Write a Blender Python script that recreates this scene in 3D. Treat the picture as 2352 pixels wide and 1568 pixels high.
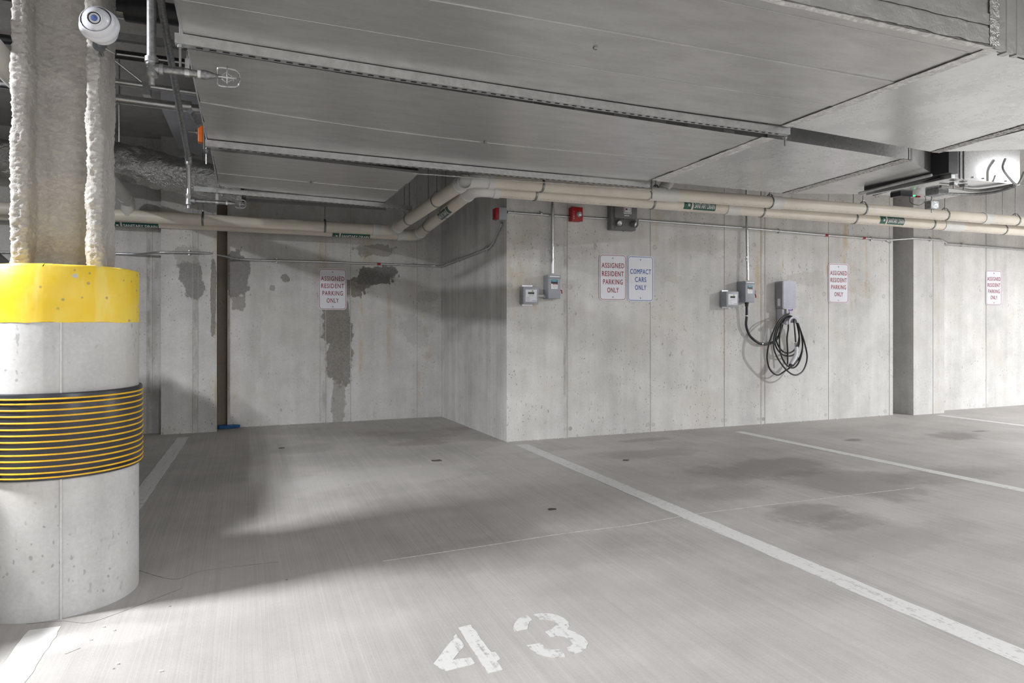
import bpy, bmesh, math, random
from mathutils import Vector, Matrix, noise
random.seed(7)
for o in list(bpy.data.objects): bpy.data.objects.remove(o)
C = bpy.context.scene.collection
PI = math.pi
# ------------------------------------------------------------------ camera
F = 1560.0; TH = math.radians(21.5); S, K = math.sin(TH), math.cos(TH)
HZ = 738.0; CX = 1176.0; HC = 1.12
cam = bpy.data.objects.new('camera', bpy.data.cameras.new('camera')); C.objects.link(cam)
cam.location = (0, 0, HC); cam.rotation_euler = (PI / 2, 0, -TH)
cam.data.sensor_width = 36; cam.data.lens = 36 * F / 2352
cam.data.shift_y = -(784 - HZ) / 2352.0
cam.data.clip_start = 0.02
bpy.context.scene.camera = cam
# ------------------------------------------------------------------ world and lamps
vs = bpy.context.scene.view_settings
vs.view_transform = 'Standard'; vs.look = 'None'; vs.gamma = 1; vs.use_curve_mapping = False
vs.exposure = 0.24
w = bpy.data.worlds.new('world'); bpy.context.scene.world = w; w.use_nodes = True
w.node_tree.nodes['Background'].inputs[0].default_value = (1.0, 0.98, 0.955, 1)
w.node_tree.nodes['Background'].inputs[1].default_value = 0.80

def lamp(loc, power, sx, sy, rz=0, col=(0.955, 0.97, 1.0)):
    l = bpy.data.lights.new('lamp_light', 'AREA'); l.shape = 'RECTANGLE'; l.size = sx; l.size_y = sy
    l.energy = power; l.color = col
    o = bpy.data.objects.new('lamp_light', l); C.objects.link(o); o.location = loc; o.rotation_euler = (0, 0, rz)
    return o
LAMPS = [
    ((-2.55, 2.92, 2.74), 255, 0.15, 0.45),
    ((-2.6, -1.9, 2.70), 60, 0.15, 1.2),  # added lamp out of view, put in to light the column front
    ((9.6, 1.4, 2.70), 460, 0.15, 0.25),
    ((1.5, -1.4, 2.70), 150, 1.2, 0.15),
    ((5.5, -1.2, 2.70), 90, 1.2, 0.15),
    ((13.0, 3.0, 2.70), 110, 0.15, 1.2),
]
for a in LAMPS: lamp(*a)

# ------------------------------------------------------------------ back-projection onto real planes (used to place things)
def DD(px):
    u = (px - CX) / F
    return S + u * K, K - u * S
def atz(px, py, z):
    d = (z - HC) * F / (HZ - py); a, b = DD(px); return Vector((a * d, b * d, z))
def aty(px, py, y):
    a, b = DD(px); d = y / b; return Vector((a * d, y, HC + (HZ - py) * d / F))
def atx(px, py, x):
    a, b = DD(px); d = x / a; return Vector((x, b * d, HC + (HZ - py) * d / F))
def atd(px, py, d):
    a, b = DD(px); return Vector((a * d, b * d, HC + (HZ - py) * d / F))

# ------------------------------------------------------------------ material helpers
class NT:
    def __init__(s, name):
        s.m = bpy.data.materials.new(name); s.m.use_nodes = True; s.t = s.m.node_tree
        s.b = s.t.nodes['Principled BSDF']; s.c = None
    def N(s, t): return s.t.nodes.new(t)
    def L(s, a, b): s.t.links.new(a, b)
    def put(s, sock, v):
        if isinstance(v, bpy.types.NodeSocket): s.L(v, sock)
        elif isinstance(v, (tuple, list)) and len(v) == 3 and sock.type == 'RGBA': sock.default_value = (*v, 1)
        else: sock.default_value = v
    def co(s):
        if s.c is None:
            n = s.N('ShaderNodeTexCoord'); s.c = n.outputs['Object']
            q = s.N('ShaderNodeSeparateXYZ'); s.L(s.c, q.inputs[0]); s.X, s.Y, s.Z = q.outputs
        return s.c
    def M(s, op, a, b=0.0, c=0.0):
        n = s.N('ShaderNodeMath'); n.operation = op
        for i, v in enumerate((a, b, c)): s.put(n.inputs[i], v)
        return n.outputs[0]
    def sm(s, v, lo, hi, a=0.0, b=1.0):
        n = s.N('ShaderNodeMapRange'); n.interpolation_type = 'SMOOTHSTEP'
        s.put(n.inputs[0], v); s.put(n.inputs[1], lo); s.put(n.inputs[2], hi); s.put(n.inputs[3], a); s.put(n.inputs[4], b)
        return n.outputs[0]
    def scale(s, sc):
        s.co(); n = s.N('ShaderNodeVectorMath'); n.operation = 'MULTIPLY'; s.L(s.c, n.inputs[0]); n.inputs[1].default_value = sc
        return n.outputs[0]
    def noise(s, sc, detail=3, rough=0.55, vec=None, off=None):
        s.co(); n = s.N('ShaderNodeTexNoise'); n.inputs['Scale'].default_value = sc; n.inputs['Detail'].default_value = detail
        n.inputs['Roughness'].default_value = rough
        v = vec or s.c
        if off:
            q = s.N('ShaderNodeVectorMath'); q.operation = 'ADD'; s.L(v, q.inputs[0]); q.inputs[1].default_value = off; v = q.outputs[0]
        s.L(v, n.inputs['Vector']); return n.outputs['Fac']
    def warp(s, sc, amp=.05, ns=14):
        b = s.scale(sc); nz = s.N('ShaderNodeTexNoise'); nz.inputs['Scale'].default_value = ns; s.L(s.c, nz.inputs['Vector'])
        q = s.N('ShaderNodeVectorMath'); q.operation = 'MULTIPLY_ADD'; s.L(nz.outputs['Color'], q.inputs[0]); q.inputs[1].default_value = (amp,) * 3; s.L(b, q.inputs[2]); return q.outputs[0]
    def voro(s, sc, vec=None, feat='F1'):
        s.co(); n = s.N('ShaderNodeTexVoronoi'); n.inputs['Scale'].default_value = sc; n.feature = feat
        s.L(vec or s.c, n.inputs['Vector']); return n.outputs['Distance']
    def mix(s, f, a, b, mode='MIX'):
        n = s.N('ShaderNodeMix'); n.data_type = 'RGBA'; n.blend_type = mode
        s.put(n.inputs[0], f); s.put(n.inputs[6], a); s.put(n.inputs[7], b); return n.outputs[2]
    def bump(s, h, st=0.3, dist=0.01):
        n = s.N('ShaderNodeBump'); n.inputs['Strength'].default_value = st; n.inputs['Distance'].default_value = dist
        s.L(h, n.inputs['Height']); s.L(n.outputs[0], s.b.inputs['Normal'])
    def fin(s, col=None, rough=None, metal=None, **k):
        if col is not None: s.put(s.b.inputs['Base Color'], col)
        if rough is not None: s.put(s.b.inputs['Roughness'], rough)
        if metal is not None: s.put(s.b.inputs['Metallic'], metal)
        for q, v in k.items(): s.put(s.b.inputs[q], v)
        return s.m

def g(v, t=(1, 1, 1)): return (v * t[0], v * t[1], v * t[2])
CONC = (1.0, 0.985, 0.955)

def plain(name, col, rough=0.5, metal=0.0, var=0.12, sc=20, bump=0.0, **k):
    n = NT(name); f = n.noise(sc, 4)
    c = n.mix(n.sm(f, 0.3, 0.7), tuple(x * (1 - var) for x in col), tuple(min(1, x * (1 + var)) for x in col))
    if bump: n.bump(f, bump, 0.004)
    return n.fin(c, rough, metal, **k)

def concrete(name, base=0.60, pits=1.0, rust=0.0, patches=(), streaks=(), boards=0.0, tint=CONC, rough=0.85, upper=None):
    n = NT(name); n.co()
    big = n.noise(0.9, 4, 0.6); med = n.noise(4.0, 5, 0.65); fine = n.noise(70, 3, 0.6)
    vert = n.noise(1.0, 4, 0.6, n.scale((7, 7, 0.35)))
    v = n.M('ADD', n.M('MULTIPLY', n.M('SUBTRACT', big, 0.5), 0.52), n.M('MULTIPLY', n.M('SUBTRACT', med, 0.5), 0.48))
    v = n.M('ADD', v, n.M('MULTIPLY', n.M('SUBTRACT', vert, 0.5), 0.42 + boards))
    if boards:
        vb = n.noise(1.0, 2, 0.5, n.scale((40, 40, 0.25)))
        v = n.M('ADD', v, n.M('MULTIPLY', n.M('SUBTRACT', vb, 0.5), boards * 1.3))
    v = n.M('ADD', v, n.M('MULTIPLY', n.M('SUBTRACT', fine, 0.5), 0.30))
    v = n.M('MULTIPLY', n.M('ADD', v, 1.0), base)
    cc = n.N('ShaderNodeCombineColor')
    for i in range(3): n.L(n.M('MULTIPLY', v, tint[i]), cc.inputs[i])
    col = cc.outputs[0]
    # warm and cool mottling
    col = n.mix(n.sm(n.noise(1.6, 4, 0.6, off=(9, 3, 1)), 0.5, 0.75, 0, 0.5), col, g(base * 0.88, (1.06, 0.99, 0.88)))
    # pits
    if pits:
        d = n.voro(30, n.warp((1, 1, 0.7))); pm = n.M('MULTIPLY', n.sm(d, 0.13, 0.19, 1, 0), n.sm(n.noise(2.3, 3, 0.6, off=(4, 4, 4)), 0.46, 0.6))
        d2 = n.voro(9); pm2 = n.M('MULTIPLY', n.sm(d2, 0.05, 0.08, 1, 0), n.sm(n.noise(1.3, off=(2, 7, 4)), 0.4, 0.55))
        pp = n.M('MULTIPLY', n.M('MAXIMUM', pm, n.M('MULTIPLY', pm2, .45)), 0.8 * pits)
        col = n.mix(pp, col, g(base * 0.42, (1, .97, .92)))
    sp = n.M('MULTIPLY', n.sm(n.noise(34, 2, 0.5, n.scale((1, 1, 0.45))), 0.66, 0.72), n.sm(n.noise(1.7, 3, off=(8, 1, 5)), 0.5, 0.62, 0, 0.6))
    col = n.mix(sp, col, g(base * 0.5, (1, .95, .86)))
    if rust:
        r = n.M('MULTIPLY', n.sm(n.noise(1.0, 3, 0.6, n.scale((5, 5, 0.5)), (3, 8, 0)), 0.56, 0.72), n.sm(n.noise(9, 3, 0.6), 0.4, 0.7))
        col = n.mix(n.M('MULTIPLY', r, rust), col, (0.50, 0.33, 0.16))
    for (x, z, rx, rz, c, st) in streaks:
        f = n.M('MULTIPLY', n.sm(n.M('ABSOLUTE', n.M('ADD', n.M('SUBTRACT', n.X, x), n.M('MULTIPLY', n.M('SUBTRACT', n.noise(6, 3, .6), .5), rx))), rx * 0.2, rx, 1, 0),
                n.sm(n.M('ABSOLUTE', n.M('SUBTRACT', n.Z, z)), rz * 0.5, rz, 1, 0))
        f = n.M('MULTIPLY', f, n.sm(n.noise(12, 4, .7, n.scale((1, 1, .35)), (x, 0, z)), 0.35, 0.65))
        col = n.mix(n.M('MULTIPLY', f, st), col, c)
    hgt = n.M('ADD', n.M('MULTIPLY', fine, 0.25), n.M('MULTIPLY', med, 0.75))
    for (x, z, rx, rz, ang, c, st) in patches:
        ca, sa = math.cos(ang), math.sin(ang)
        dx = n.M('SUBTRACT', n.X, x); dz = n.M('SUBTRACT', n.Z, z)
        a = n.M('DIVIDE', n.M('ADD', n.M('MULTIPLY', dx, ca), n.M('MULTIPLY', dz, sa)), rx)
        b = n.M('DIVIDE', n.M('SUBTRACT', n.M('MULTIPLY', dz, ca), n.M('MULTIPLY', dx, sa)), rz)
        r = n.M('POWER', n.M('ADD', n.M('POWER', n.M('ABSOLUTE', a), 3.0), n.M('POWER', n.M('ABSOLUTE', b), 3.0)), 0.333)
        r = n.M('ADD', r, n.M('ADD', n.M('MULTIPLY', n.M('SUBTRACT', n.noise(5, 3, 0.6), 0.5), 1.6), n.M('MULTIPLY', n.M('SUBTRACT', n.noise(26, 4, 0.75, n.scale((1, 1, .6))), 0.5), 0.9)))
        f = n.sm(r, 0.86, 0.98, 1, 0)
        col = n.mix(n.M('MULTIPLY', f, st), col, n.mix(n.sm(n.noise(60, 4, .7), .35, .65), g(1, tuple(q * .82 for q in c)), g(1, tuple(q * 1.12 for q in c))))
        hgt = n.M('ADD', hgt, n.M('MULTIPLY', f, n.M('ADD', 0.4, n.noise(80, 4, .7))))
    n.bump(hgt, 0.35, 0.006)
    return n.fin(col, rough, 0, **{'Specular IOR Level': 0.25})

def metal(name, base=0.55, rough=0.38, tint=(1, 1, 0.99), spangle=6, mott=0.15, stretch=(1, 1, 1), met=1.0):
    n = NT(name); v = n.scale(stretch)
    a = n.noise(spangle, 4, 0.6, v); b = n.noise(spangle * 9, 3, 0.6, v)
    f = n.M('ADD', n.M('MULTIPLY', a, 0.7), n.M('MULTIPLY', b, 0.3))
    col = n.mix(n.sm(f, 0.3, 0.7), g(base * (1 - mott), tint), g(base * (1 + mott), tint))
    r = n.sm(f, 0.3, 0.7, rough * 1.15, rough * 0.85)
    n.bump(n.noise(spangle * 0.7, 3, .5, v), 0.06, 0.01)
    return n.fin(col, r, met)

# ------------------------------------------------------------------ mesh builders
class MB:
    def __init__(s): s.v = []; s.f = []; s.sm = []
    def add(s, vs, fs, smooth=False):
        o = len(s.v); s.v += [tuple(v) for v in vs]; s.f += [tuple(i + o for i in f) for f in fs]; s.sm += [smooth] * len(fs); return s
    def box(s, lo, hi, rot=None, bev=0.0):
        lo, hi = Vector(lo), Vector(hi); c = (lo + hi) / 2; h = (hi - lo) / 2
        if bev:
            bm = bmesh.new(); bmesh.ops.create_cube(bm, size=2)
            for v in bm.verts: v.co = Vector((v.co.x * h.x, v.co.y * h.y, v.co.z * h.z))
            bmesh.ops.bevel(bm, geom=bm.edges[:], offset=bev, segments=3, affect='EDGES', profile=0.5)
            bm.verts.index_update()
            vs = [v.co.copy() for v in bm.verts]; fs = [[q.index for q in f.verts] for f in bm.faces]; bm.free()
            vs = [(rot @ v if rot else v) + c for v in vs]
            return s.add(vs, fs, True)
        vs = []
        for x in (-1, 1):
            for y in (-1, 1):
                for z in (-1, 1):
                    q = Vector((x * h.x, y * h.y, z * h.z)); vs.append((rot @ q if rot else q) + c)
        return s.add(vs, [(0, 1, 3, 2), (4, 6, 7, 5), (0, 4, 5, 1), (2, 3, 7, 6), (0, 2, 6, 4), (1, 5, 7, 3)])
    def quad(s, a, b, c, d): return s.add([a, b, c, d], [(0, 1, 2, 3)])
    def tube(s, pts, r, seg=16, caps=True, closed=False, sy=1.0):
        pts = [Vector(p) for p in pts]; n = len(pts)
        rr = r if isinstance(r, (list, tuple)) else [r] * n
        T = []
        for i in range(n):
            a = pts[(i - 1) % n] if (i or closed) else pts[i]; b = pts[(i + 1) % n] if (i < n - 1 or closed) else pts[i]
            T.append((b - a).normalized())
        up = Vector((0, 0, 1)) if abs(T[0].z) < 0.9 else Vector((0, 1, 0))
        u = T[0].cross(up).normalized(); rings = []; vs = []
        for i in range(n):
            u = (u - T[i] * u.dot(T[i])).normalized(); v = T[i].cross(u)
            rings.append(len(vs))
            for k in range(seg):
                a = 2 * PI * k / seg
                vs.append(pts[i] + (u * math.cos(a) + v * math.sin(a) * sy) * rr[i])
        fs = []
        for i in range(n if closed else n - 1):
            j = (i + 1) % n
            for k in range(seg):
                k2 = (k + 1) % seg
                fs.append((i * seg + k, i * seg + k2, j * seg + k2, j * seg + k))
        s.add(vs, fs, True)
        if caps and not closed:
            s.add([vs[k] for k in range(seg)][::-1], [tuple(range(seg))]); s.add([vs[(n - 1) * seg + k] for k in range(seg)], [tuple(range(seg))])
        return s
    def lathe(s, prof, origin, axis, seg=32):
        # prof: list of (radius, distance along axis)
        axis = Vector(axis).normalized(); o = Vector(origin)
        up = Vector((0, 0, 1)) if abs(axis.z) < 0.9 else Vector((0, 1, 0))
        u = axis.cross(up).normalized(); v = axis.cross(u); vs = []; fs = []
        for (r, h) in prof:
            for k in range(seg):
                a = 2 * PI * k / seg; vs.append(o + axis * h + (u * math.cos(a) + v * math.sin(a)) * max(r, 1e-5))
        for i in range(len(prof) - 1):
            for k in range(seg):
                k2 = (k + 1) % seg; fs.append((i * seg + k, (i + 1) * seg + k, (i + 1) * seg + k2, i * seg + k2))
        return s.add(vs, fs, True)
    def prism(s, outline, ext):
        # outline: list of 3D points (planar), ext vector
        a = [Vector(p) for p in outline]; e = Vector(ext); n = len(a)
        s.add(a + [p + e for p in a], [tuple(range(n))[::-1], tuple(range(n, 2 * n))] + [(i, (i + 1) % n, n + (i + 1) % n, n + i) for i in range(n)])
        return s
    def build(s, name, mat, parent=None, ang=35, recalc=True):
        me = bpy.data.meshes.new(name); me.from_pydata(s.v, [], s.f); me.update()
        if recalc:
            bm = bmesh.new(); bm.from_mesh(me); bmesh.ops.recalc_face_normals(bm, faces=bm.faces[:]); bm.to_mesh(me); bm.free()
        if any(s.sm):
            for p, q in zip(me.polygons, s.sm): p.use_smooth = q
            me.set_sharp_from_angle(angle=math.radians(ang))
        mats = mat if isinstance(mat, (list, tuple)) else [mat]
        for m in mats: me.materials.append(m)
        o = bpy.data.objects.new(name, me); C.objects.link(o)
        if parent: o.parent = parent
        return o
def thing(name, label, cat, group=None):
    o = bpy.data.objects.new(name, None); C.objects.link(o); o['label'] = label; o['category'] = cat
    if group: o['group'] = group
    return o
def tag(o, label, cat, group=None, kind=None):
    o['label'] = label; o['category'] = cat
    if group: o['group'] = group
    if kind: o['kind'] = kind
    return o
def struct(o, label=None):
    o['kind'] = 'structure'
    if label: o['label'] = label
    return o
def rebase(root):
    """put a thing's empty at the bottom centre of its parts"""
    pts = []
    def walk(o):
        for c in [x for x in bpy.data.objects if x.parent == o]:
            if c.type == 'MESH': pts.extend([v.co for v in c.data.vertices])
            walk(c)
    walk(root)
    xs = [p.x for p in pts]; ys = [p.y for p in pts]; zs = [p.z for p in pts]
    b = Vector(((min(xs) + max(xs)) / 2, (min(ys) + max(ys)) / 2, min(zs)))
    root.location = b
    for c in [x for x in bpy.data.objects if x.parent == root]:
        c.matrix_parent_inverse = Matrix.Translation(-b)
def fillet(pts, r, n=6):
    pts = [Vector(p) for p in pts]; out = [pts[0]]
    for i in range(1, len(pts) - 1):
        a, b, c = pts[i - 1], pts[i], pts[i + 1]
        d1 = (a - b).normalized(); d2 = (c - b).normalized(); t = min(r, (a - b).length * .49, (c - b).length * .49)
        p, q = b + d1 * t, b + d2 * t
        for k in range(n + 1):
            s = k / n; out.append(p * (1 - s) ** 2 + b * 2 * s * (1 - s) + q * s * s)
    out.append(pts[-1]); return out
def spline(pts, n=8, closed=False):
    P = [Vector(p) for p in pts]; out = []; m = len(P)
    for i in range(m if closed else m - 1):
        if closed: a, b, c, d = P[(i - 1) % m], P[i], P[(i + 1) % m], P[(i + 2) % m]
        else: a, b, c, d = P[max(i - 1, 0)], P[i], P[i + 1], P[min(i + 2, m - 1)]
        for k in range(n):
            t = k / n
            out.append(0.5 * ((2 * b) + (c - a) * t + (2 * a - 5 * b + 4 * c - d) * t * t + (-a + 3 * b - 3 * c + d) * t ** 3))
    if not closed: out.append(P[-1])
    return out
def textmesh(txt, size, sx=1.0, off=0.0, align='CENTER', font_space=1.0, cuts=0):
    """flat lettering: returns verts (x, y) and faces, centred on the baseline middle"""
    cu = bpy.data.curves.new('t', 'FONT'); cu.body = txt; cu.size = size; cu.align_x = align; cu.space_character = font_space
    cu.resolution_u = 3
    o = bpy.data.objects.new('t', cu); C.objects.link(o); dg = bpy.context.evaluated_depsgraph_get(); dg.update()
    me = o.evaluated_get(dg).to_mesh()
    bm = bmesh.new(); bm.from_mesh(me); o.evaluated_get(dg).to_mesh_clear()
    for k in range(cuts):
        bmesh.ops.bisect_plane(bm, geom=bm.verts[:] + bm.edges[:] + bm.faces[:], plane_co=(0, size * .75 * (k + .5) / cuts, 0), plane_no=(0, 1, 0))
    bm.verts.index_update(); vs = [(v.co.x * sx, v.co.y, 0.0) for v in bm.verts]; fs = [tuple(q.index for q in f.verts) for f in bm.faces]; bm.free(); bpy.data.objects.remove(o); bpy.data.curves.remove(cu)
    if off:
        n0 = len(vs); base = list(vs); bf = list(fs)
        for k, (dx, dy) in enumerate(((off, 0), (-off, 0), (0, off), (0, -off))):
            vs = vs + [(x + dx, y + dy, .00012 * (k + 1)) for x, y, _ in base]; fs = fs + [tuple(i + n0 * (k + 1) for i in f) for f in bf]
    return vs, fs
def rrect(w, h, r, n=6):
    out = []
    for cx, cy, a0 in ((w / 2 - r, h / 2 - r, 0), (-w / 2 + r, h / 2 - r, 90), (-w / 2 + r, -h / 2 + r, 180), (w / 2 - r, -h / 2 + r, 270)):
        for k in range(n + 1):
            a = math.radians(a0 + 90 * k / n); out.append((cx + r * math.cos(a), cy + r * math.sin(a)))
    return out

# ------------------------------------------------------------------ materials
Mm = {}
Mm['galv'] = metal('galvanised sheet', 0.60, 0.33, (1, 0.995, 0.975), 4, 0.07, (1, 3, 1), 0.85)
Mm['galv2'] = metal('galvanised sheet bright', 0.66, 0.27, (0.99, 1, 1), 3, 0.06, (1, 1, 1), 0.9)
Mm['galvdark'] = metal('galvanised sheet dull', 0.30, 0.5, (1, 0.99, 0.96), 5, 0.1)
Mm['strut'] = metal('strut steel', 0.56, 0.42, (0.98, 1, 1.0), 30, 0.12)
Mm['conduit'] = metal('conduit steel', 0.60, 0.30, (0.97, 0.99, 1.0), 20, 0.08)
Mm['pipegalv'] = metal('old galvanised pipe', 0.36, 0.5, (0.97, 0.99, 1.0), 60, 0.3)
Mm['rod'] = metal('threaded rod', 0.35, 0.45, (1, 1, 1), 60, 0.2)
Mm['band'] = metal('hanger band', 0.34, 0.4, (0.9, 0.97, 1.0), 30, 0.15)
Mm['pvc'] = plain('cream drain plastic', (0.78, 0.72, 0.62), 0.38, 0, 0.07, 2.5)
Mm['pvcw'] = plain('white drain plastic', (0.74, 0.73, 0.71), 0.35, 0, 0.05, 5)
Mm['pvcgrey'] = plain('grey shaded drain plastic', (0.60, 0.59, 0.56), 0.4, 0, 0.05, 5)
Mm['green'] = plain('green label', (0.015, 0.10, 0.075), 0.45, 0, 0.05)
Mm['white'] = plain('white print', (0.85, 0.85, 0.85), 0.5, 0, 0.03)
Mm['signw'] = plain('white sign sheet', (0.74, 0.75, 0.80), 0.32, 0, 0.02, 3)
Mm['red'] = plain('dark red print', (0.30, 0.02, 0.035), 0.45, 0, 0.1)
Mm['blue'] = plain('blue print', (0.01, 0.09, 0.36), 0.45, 0, 0.1)
Mm['boxgrey'] = plain('grey enamel', (0.33, 0.35, 0.39), 0.42, 0, 0.05, 8)
Mm['boxgrey2'] = plain('grey enamel dark', (0.17, 0.17, 0.165), 0.5, 0, 0.06, 8)
Mm['alarm'] = plain('alarm red', (0.34, 0.012, 0.018), 0.4, 0, 0.1)
Mm['black'] = plain('black plastic', (0.018, 0.018, 0.02), 0.38, 0, 0.15)
Mm['cable'] = plain('black cable', (0.022, 0.022, 0.024), 0.42, 0, 0.2)
Mm['guard'] = plain('black guard rubber', (0.028, 0.029, 0.036), 0.36, 0, 0.12, 4)
Mm['guardgloss'] = plain('gloss black tape', (0.012, 0.012, 0.017), 0.1, 0, 0.1)
Mm['yellow'] = plain('yellow stripe', (0.80, 0.46, 0.02), 0.4, 0, 0.1)
Mm['orange'] = plain('orange plastic', (0.85, 0.18, 0.02), 0.4, 0, 0.06)
Mm['evgrey'] = plain('silver grey face', (0.30, 0.30, 0.34), 0.4, 0.3, 0.05)
Mm['evlight'] = plain('pale grey shell', (0.50, 0.50, 0.55), 0.4, 0, 0.04)
Mm['purple'] = plain('purple tab', (0.22, 0.10, 0.42), 0.4)
Mm['teal'] = plain('teal label', (0.0, 0.26, 0.33), 0.4)
Mm['lcd'] = plain('display', (0.035, 0.05, 0.03), 0.2)
Mm['camwhite'] = plain('white camera shell', (0.72, 0.74, 0.80), 0.22, 0, 0.02)
Mm['lens'] = plain('lens glass', (0.10, 0.17, 0.42), 0.08, 0, 0.2)
Mm['glassy'] = plain('clear strobe lens', (0.55, 0.55, 0.55), 0.12, 0.4, 0.4, 120)
Mm['text'] = plain('grey fine print', (0.30, 0.30, 0.34), 0.6)
Mm['tape'] = None
n = NT('crinkled mastic tape'); a = n.noise(28, 5, .7); b = n.noise(7, 4, .6)
Mm['tape'] = None
col = n.mix(n.sm(a, .42, .62), (0.60, 0.59, 0.57), (0.86, 0.85, 0.83)); n.bump(a, .5, .003); Mm['tape'] = n.fin(col, 0.5, 0.25)
n = NT('flaky tape'); a = n.noise(45, 5, .75); col = n.mix(n.sm(a, .42, .56), (0.20, 0.19, 0.175), (0.62, 0.61, 0.585)); n.bump(a, .6, .004); Mm['tape2'] = n.fin(col, 0.6, 0.2)
n = NT('foil facing'); a = n.noise(5, 5, .7); b = n.noise(26, 4, .7); n.bump(n.M('ADD', a, n.M('MULTIPLY', b, .5)), .9, .05); Mm['foil'] = n.fin(n.mix(b, (0.45, 0.45, 0.44), (0.72, 0.72, 0.70)), 0.27, 0.95)
n = NT('foil tape smooth'); a = n.noise(9, 4, .6); b = n.noise(40, 3, .6); n.bump(n.M('ADD', a, n.M('MULTIPLY', b, .2)), .25, .02); Mm['foil2'] = n.fin(n.mix(a, (0.42, 0.42, 0.41), (0.6, 0.6, 0.585)), 0.36, 0.9)

# ================================================================== STRUCTURE
# floor
def floor_mat():
    n = NT('broomed concrete floor'); n.co()
    wob = n.M('MULTIPLY', n.M('SUBTRACT', n.noise(0.35, 1), 0.5), 0.10)
    cv = n.N('ShaderNodeCombineXYZ'); n.L(n.M('MULTIPLY', n.M('ADD', n.X, wob), 95.0), cv.inputs[0]); n.L(n.M('MULTIPLY', n.Y, 0.8), cv.inputs[1])
    br = n.noise(1.0, 3, 0.7, cv.outputs[0])
    cv2 = n.N('ShaderNodeCombineXYZ'); n.L(n.M('MULTIPLY', n.M('ADD', n.X, wob), 22.0), cv2.inputs[0]); n.L(n.M('MULTIPLY', n.Y, 0.35), cv2.inputs[1])
    br2 = n.noise(1.0, 3, 0.6, cv2.outputs[0])
    big = n.noise(0.55, 5, 0.6); med = n.noise(2.2, 5, 0.62, off=(5, 5, 0)); fine = n.noise(110, 2, .6)
    v = n.M('ADD', n.M('MULTIPLY', n.M('SUBTRACT', br, .5), .34), n.M('MULTIPLY', n.M('SUBTRACT', br2, .5), .22))
    v = n.M('ADD', v, n.M('MULTIPLY', n.M('SUBTRACT', big, .5), .62)); v = n.M('ADD', v, n.M('MULTIPLY', n.M('SUBTRACT', med, .5), .52))
    v = n.M('ADD', v, n.M('MULTIPLY', n.M('SUBTRACT', fine, .5), .18))
    v = n.M('MULTIPLY', n.M('ADD', v, 1.0), 0.43)
    cc = n.N('ShaderNodeCombineColor')
    for i, t in enumerate((1.0, 0.955, 0.91)): n.L(n.M('MULTIPLY', v, t), cc.inputs[i])
    col = cc.outputs[0]
    def blot(x, y, rx, ry, c, st, ns=3.0, amp=2.0):
        nonlocal col
        a = n.M('DIVIDE', n.M('SUBTRACT', n.X, x), rx); b = n.M('DIVIDE', n.M('SUBTRACT', n.Y, y), ry)
        r = n.M('SQRT', n.M('ADD', n.M('MULTIPLY', a, a), n.M('MULTIPLY', b, b)))
        r = n.M('ADD', r, n.M('MULTIPLY', n.M('SUBTRACT', n.noise(ns, 5, .7), .5), amp))
        col = n.mix(n.sm(r, 0.55, 1.1, st, 0), col, c)
    dk = (0.19, 0.175, 0.16)
    for (px, py, rx, ry, st, ns) in ((1760, 1075, .75, .35, .55, 1.6), (1960, 1110, .6, .5, .5, 1.6), (2190, 1000, .30, .22, .6, 2), (1860, 1180, .30, .25, .55, 3), (1945, 1195, .3, .18, .45, 3),
                               (1480, 1010, .35, .10, .4, 3), (1500, 1040, .5, .2, .3, 3), (2170, 1090, .6, .25, .35, 2), (1960, 1010, .12, .06, .7, 5), (2250, 990, .16, .05, .7, 5),
                               (2000, 1240, .8, .25, .25, 2), (1650, 1130, .4, .2, .3, 2.5), (960, 1000, .55, .3, .3, 2), (700, 1030, .3, .25, .22, 2), (1250, 1260, .9, .3, .28, 1.5)):
        p = atz(px, py, 0); blot(p.x, p.y, rx, ry, dk, st, ns)
    for (px, py, rx, ry, st) in ((970, 1015, .30, .22, .35), (870, 995, .25, .2, .25), (1050, 985, .25, .15, .25)):
        p = atz(px, py, 0); blot(p.x, p.y, rx, ry, (0.22, 0.15, 0.12), st, 5)
    for (px, py, rx, ry, st) in ((900, 1090, .8, .35, .3), (1180, 1030, .35, .18, .35), (640, 1120, .5, .35, .2), (1300, 1040, .5, .15, .3), (250, 1460, .22, .12, .35)):
        p = atz(px, py, 0); blot(p.x, p.y, rx, ry, (0.62, 0.60, 0.58), st, 3)
    # specks
    d = n.voro(5.0); sp = n.M('MULTIPLY', n.sm(d, 0.02, 0.035, 1, 0), n.sm(n.noise(.9, off=(1, 2, 3)), .48, .55)); col = n.mix(n.M('MULTIPLY', sp, .8), col, (0.08, 0.07, 0.06))
    n.bump(n.M('ADD', n.M('MULTIPLY', br, 1.0), n.M('MULTIPLY', fine, .5)), 0.35, 0.004)
    return n.fin(col, 0.72, 0, **{'Specular IOR Level': 0.3})
fl = MB(); fl.quad((-9, -9, 0), (16, -9, 0), (16, 8.6, 0), (-9, 8.6, 0))
floor = struct(fl.build('floor', floor_mat(), recalc=False), 'broomed grey concrete garage floor with dark stains')
# ceiling slab
ceilm = concrete('sprayed ceiling', 0.5, 0.6, 0, tint=(1, .985, .96))
CZ = 2.95
cl = MB(); cl.box((-9, -9, CZ), (16, 8.6, CZ + 0.2)); ceiling = struct(cl.build('ceiling', ceilm), 'rough sprayed concrete ceiling')

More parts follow.
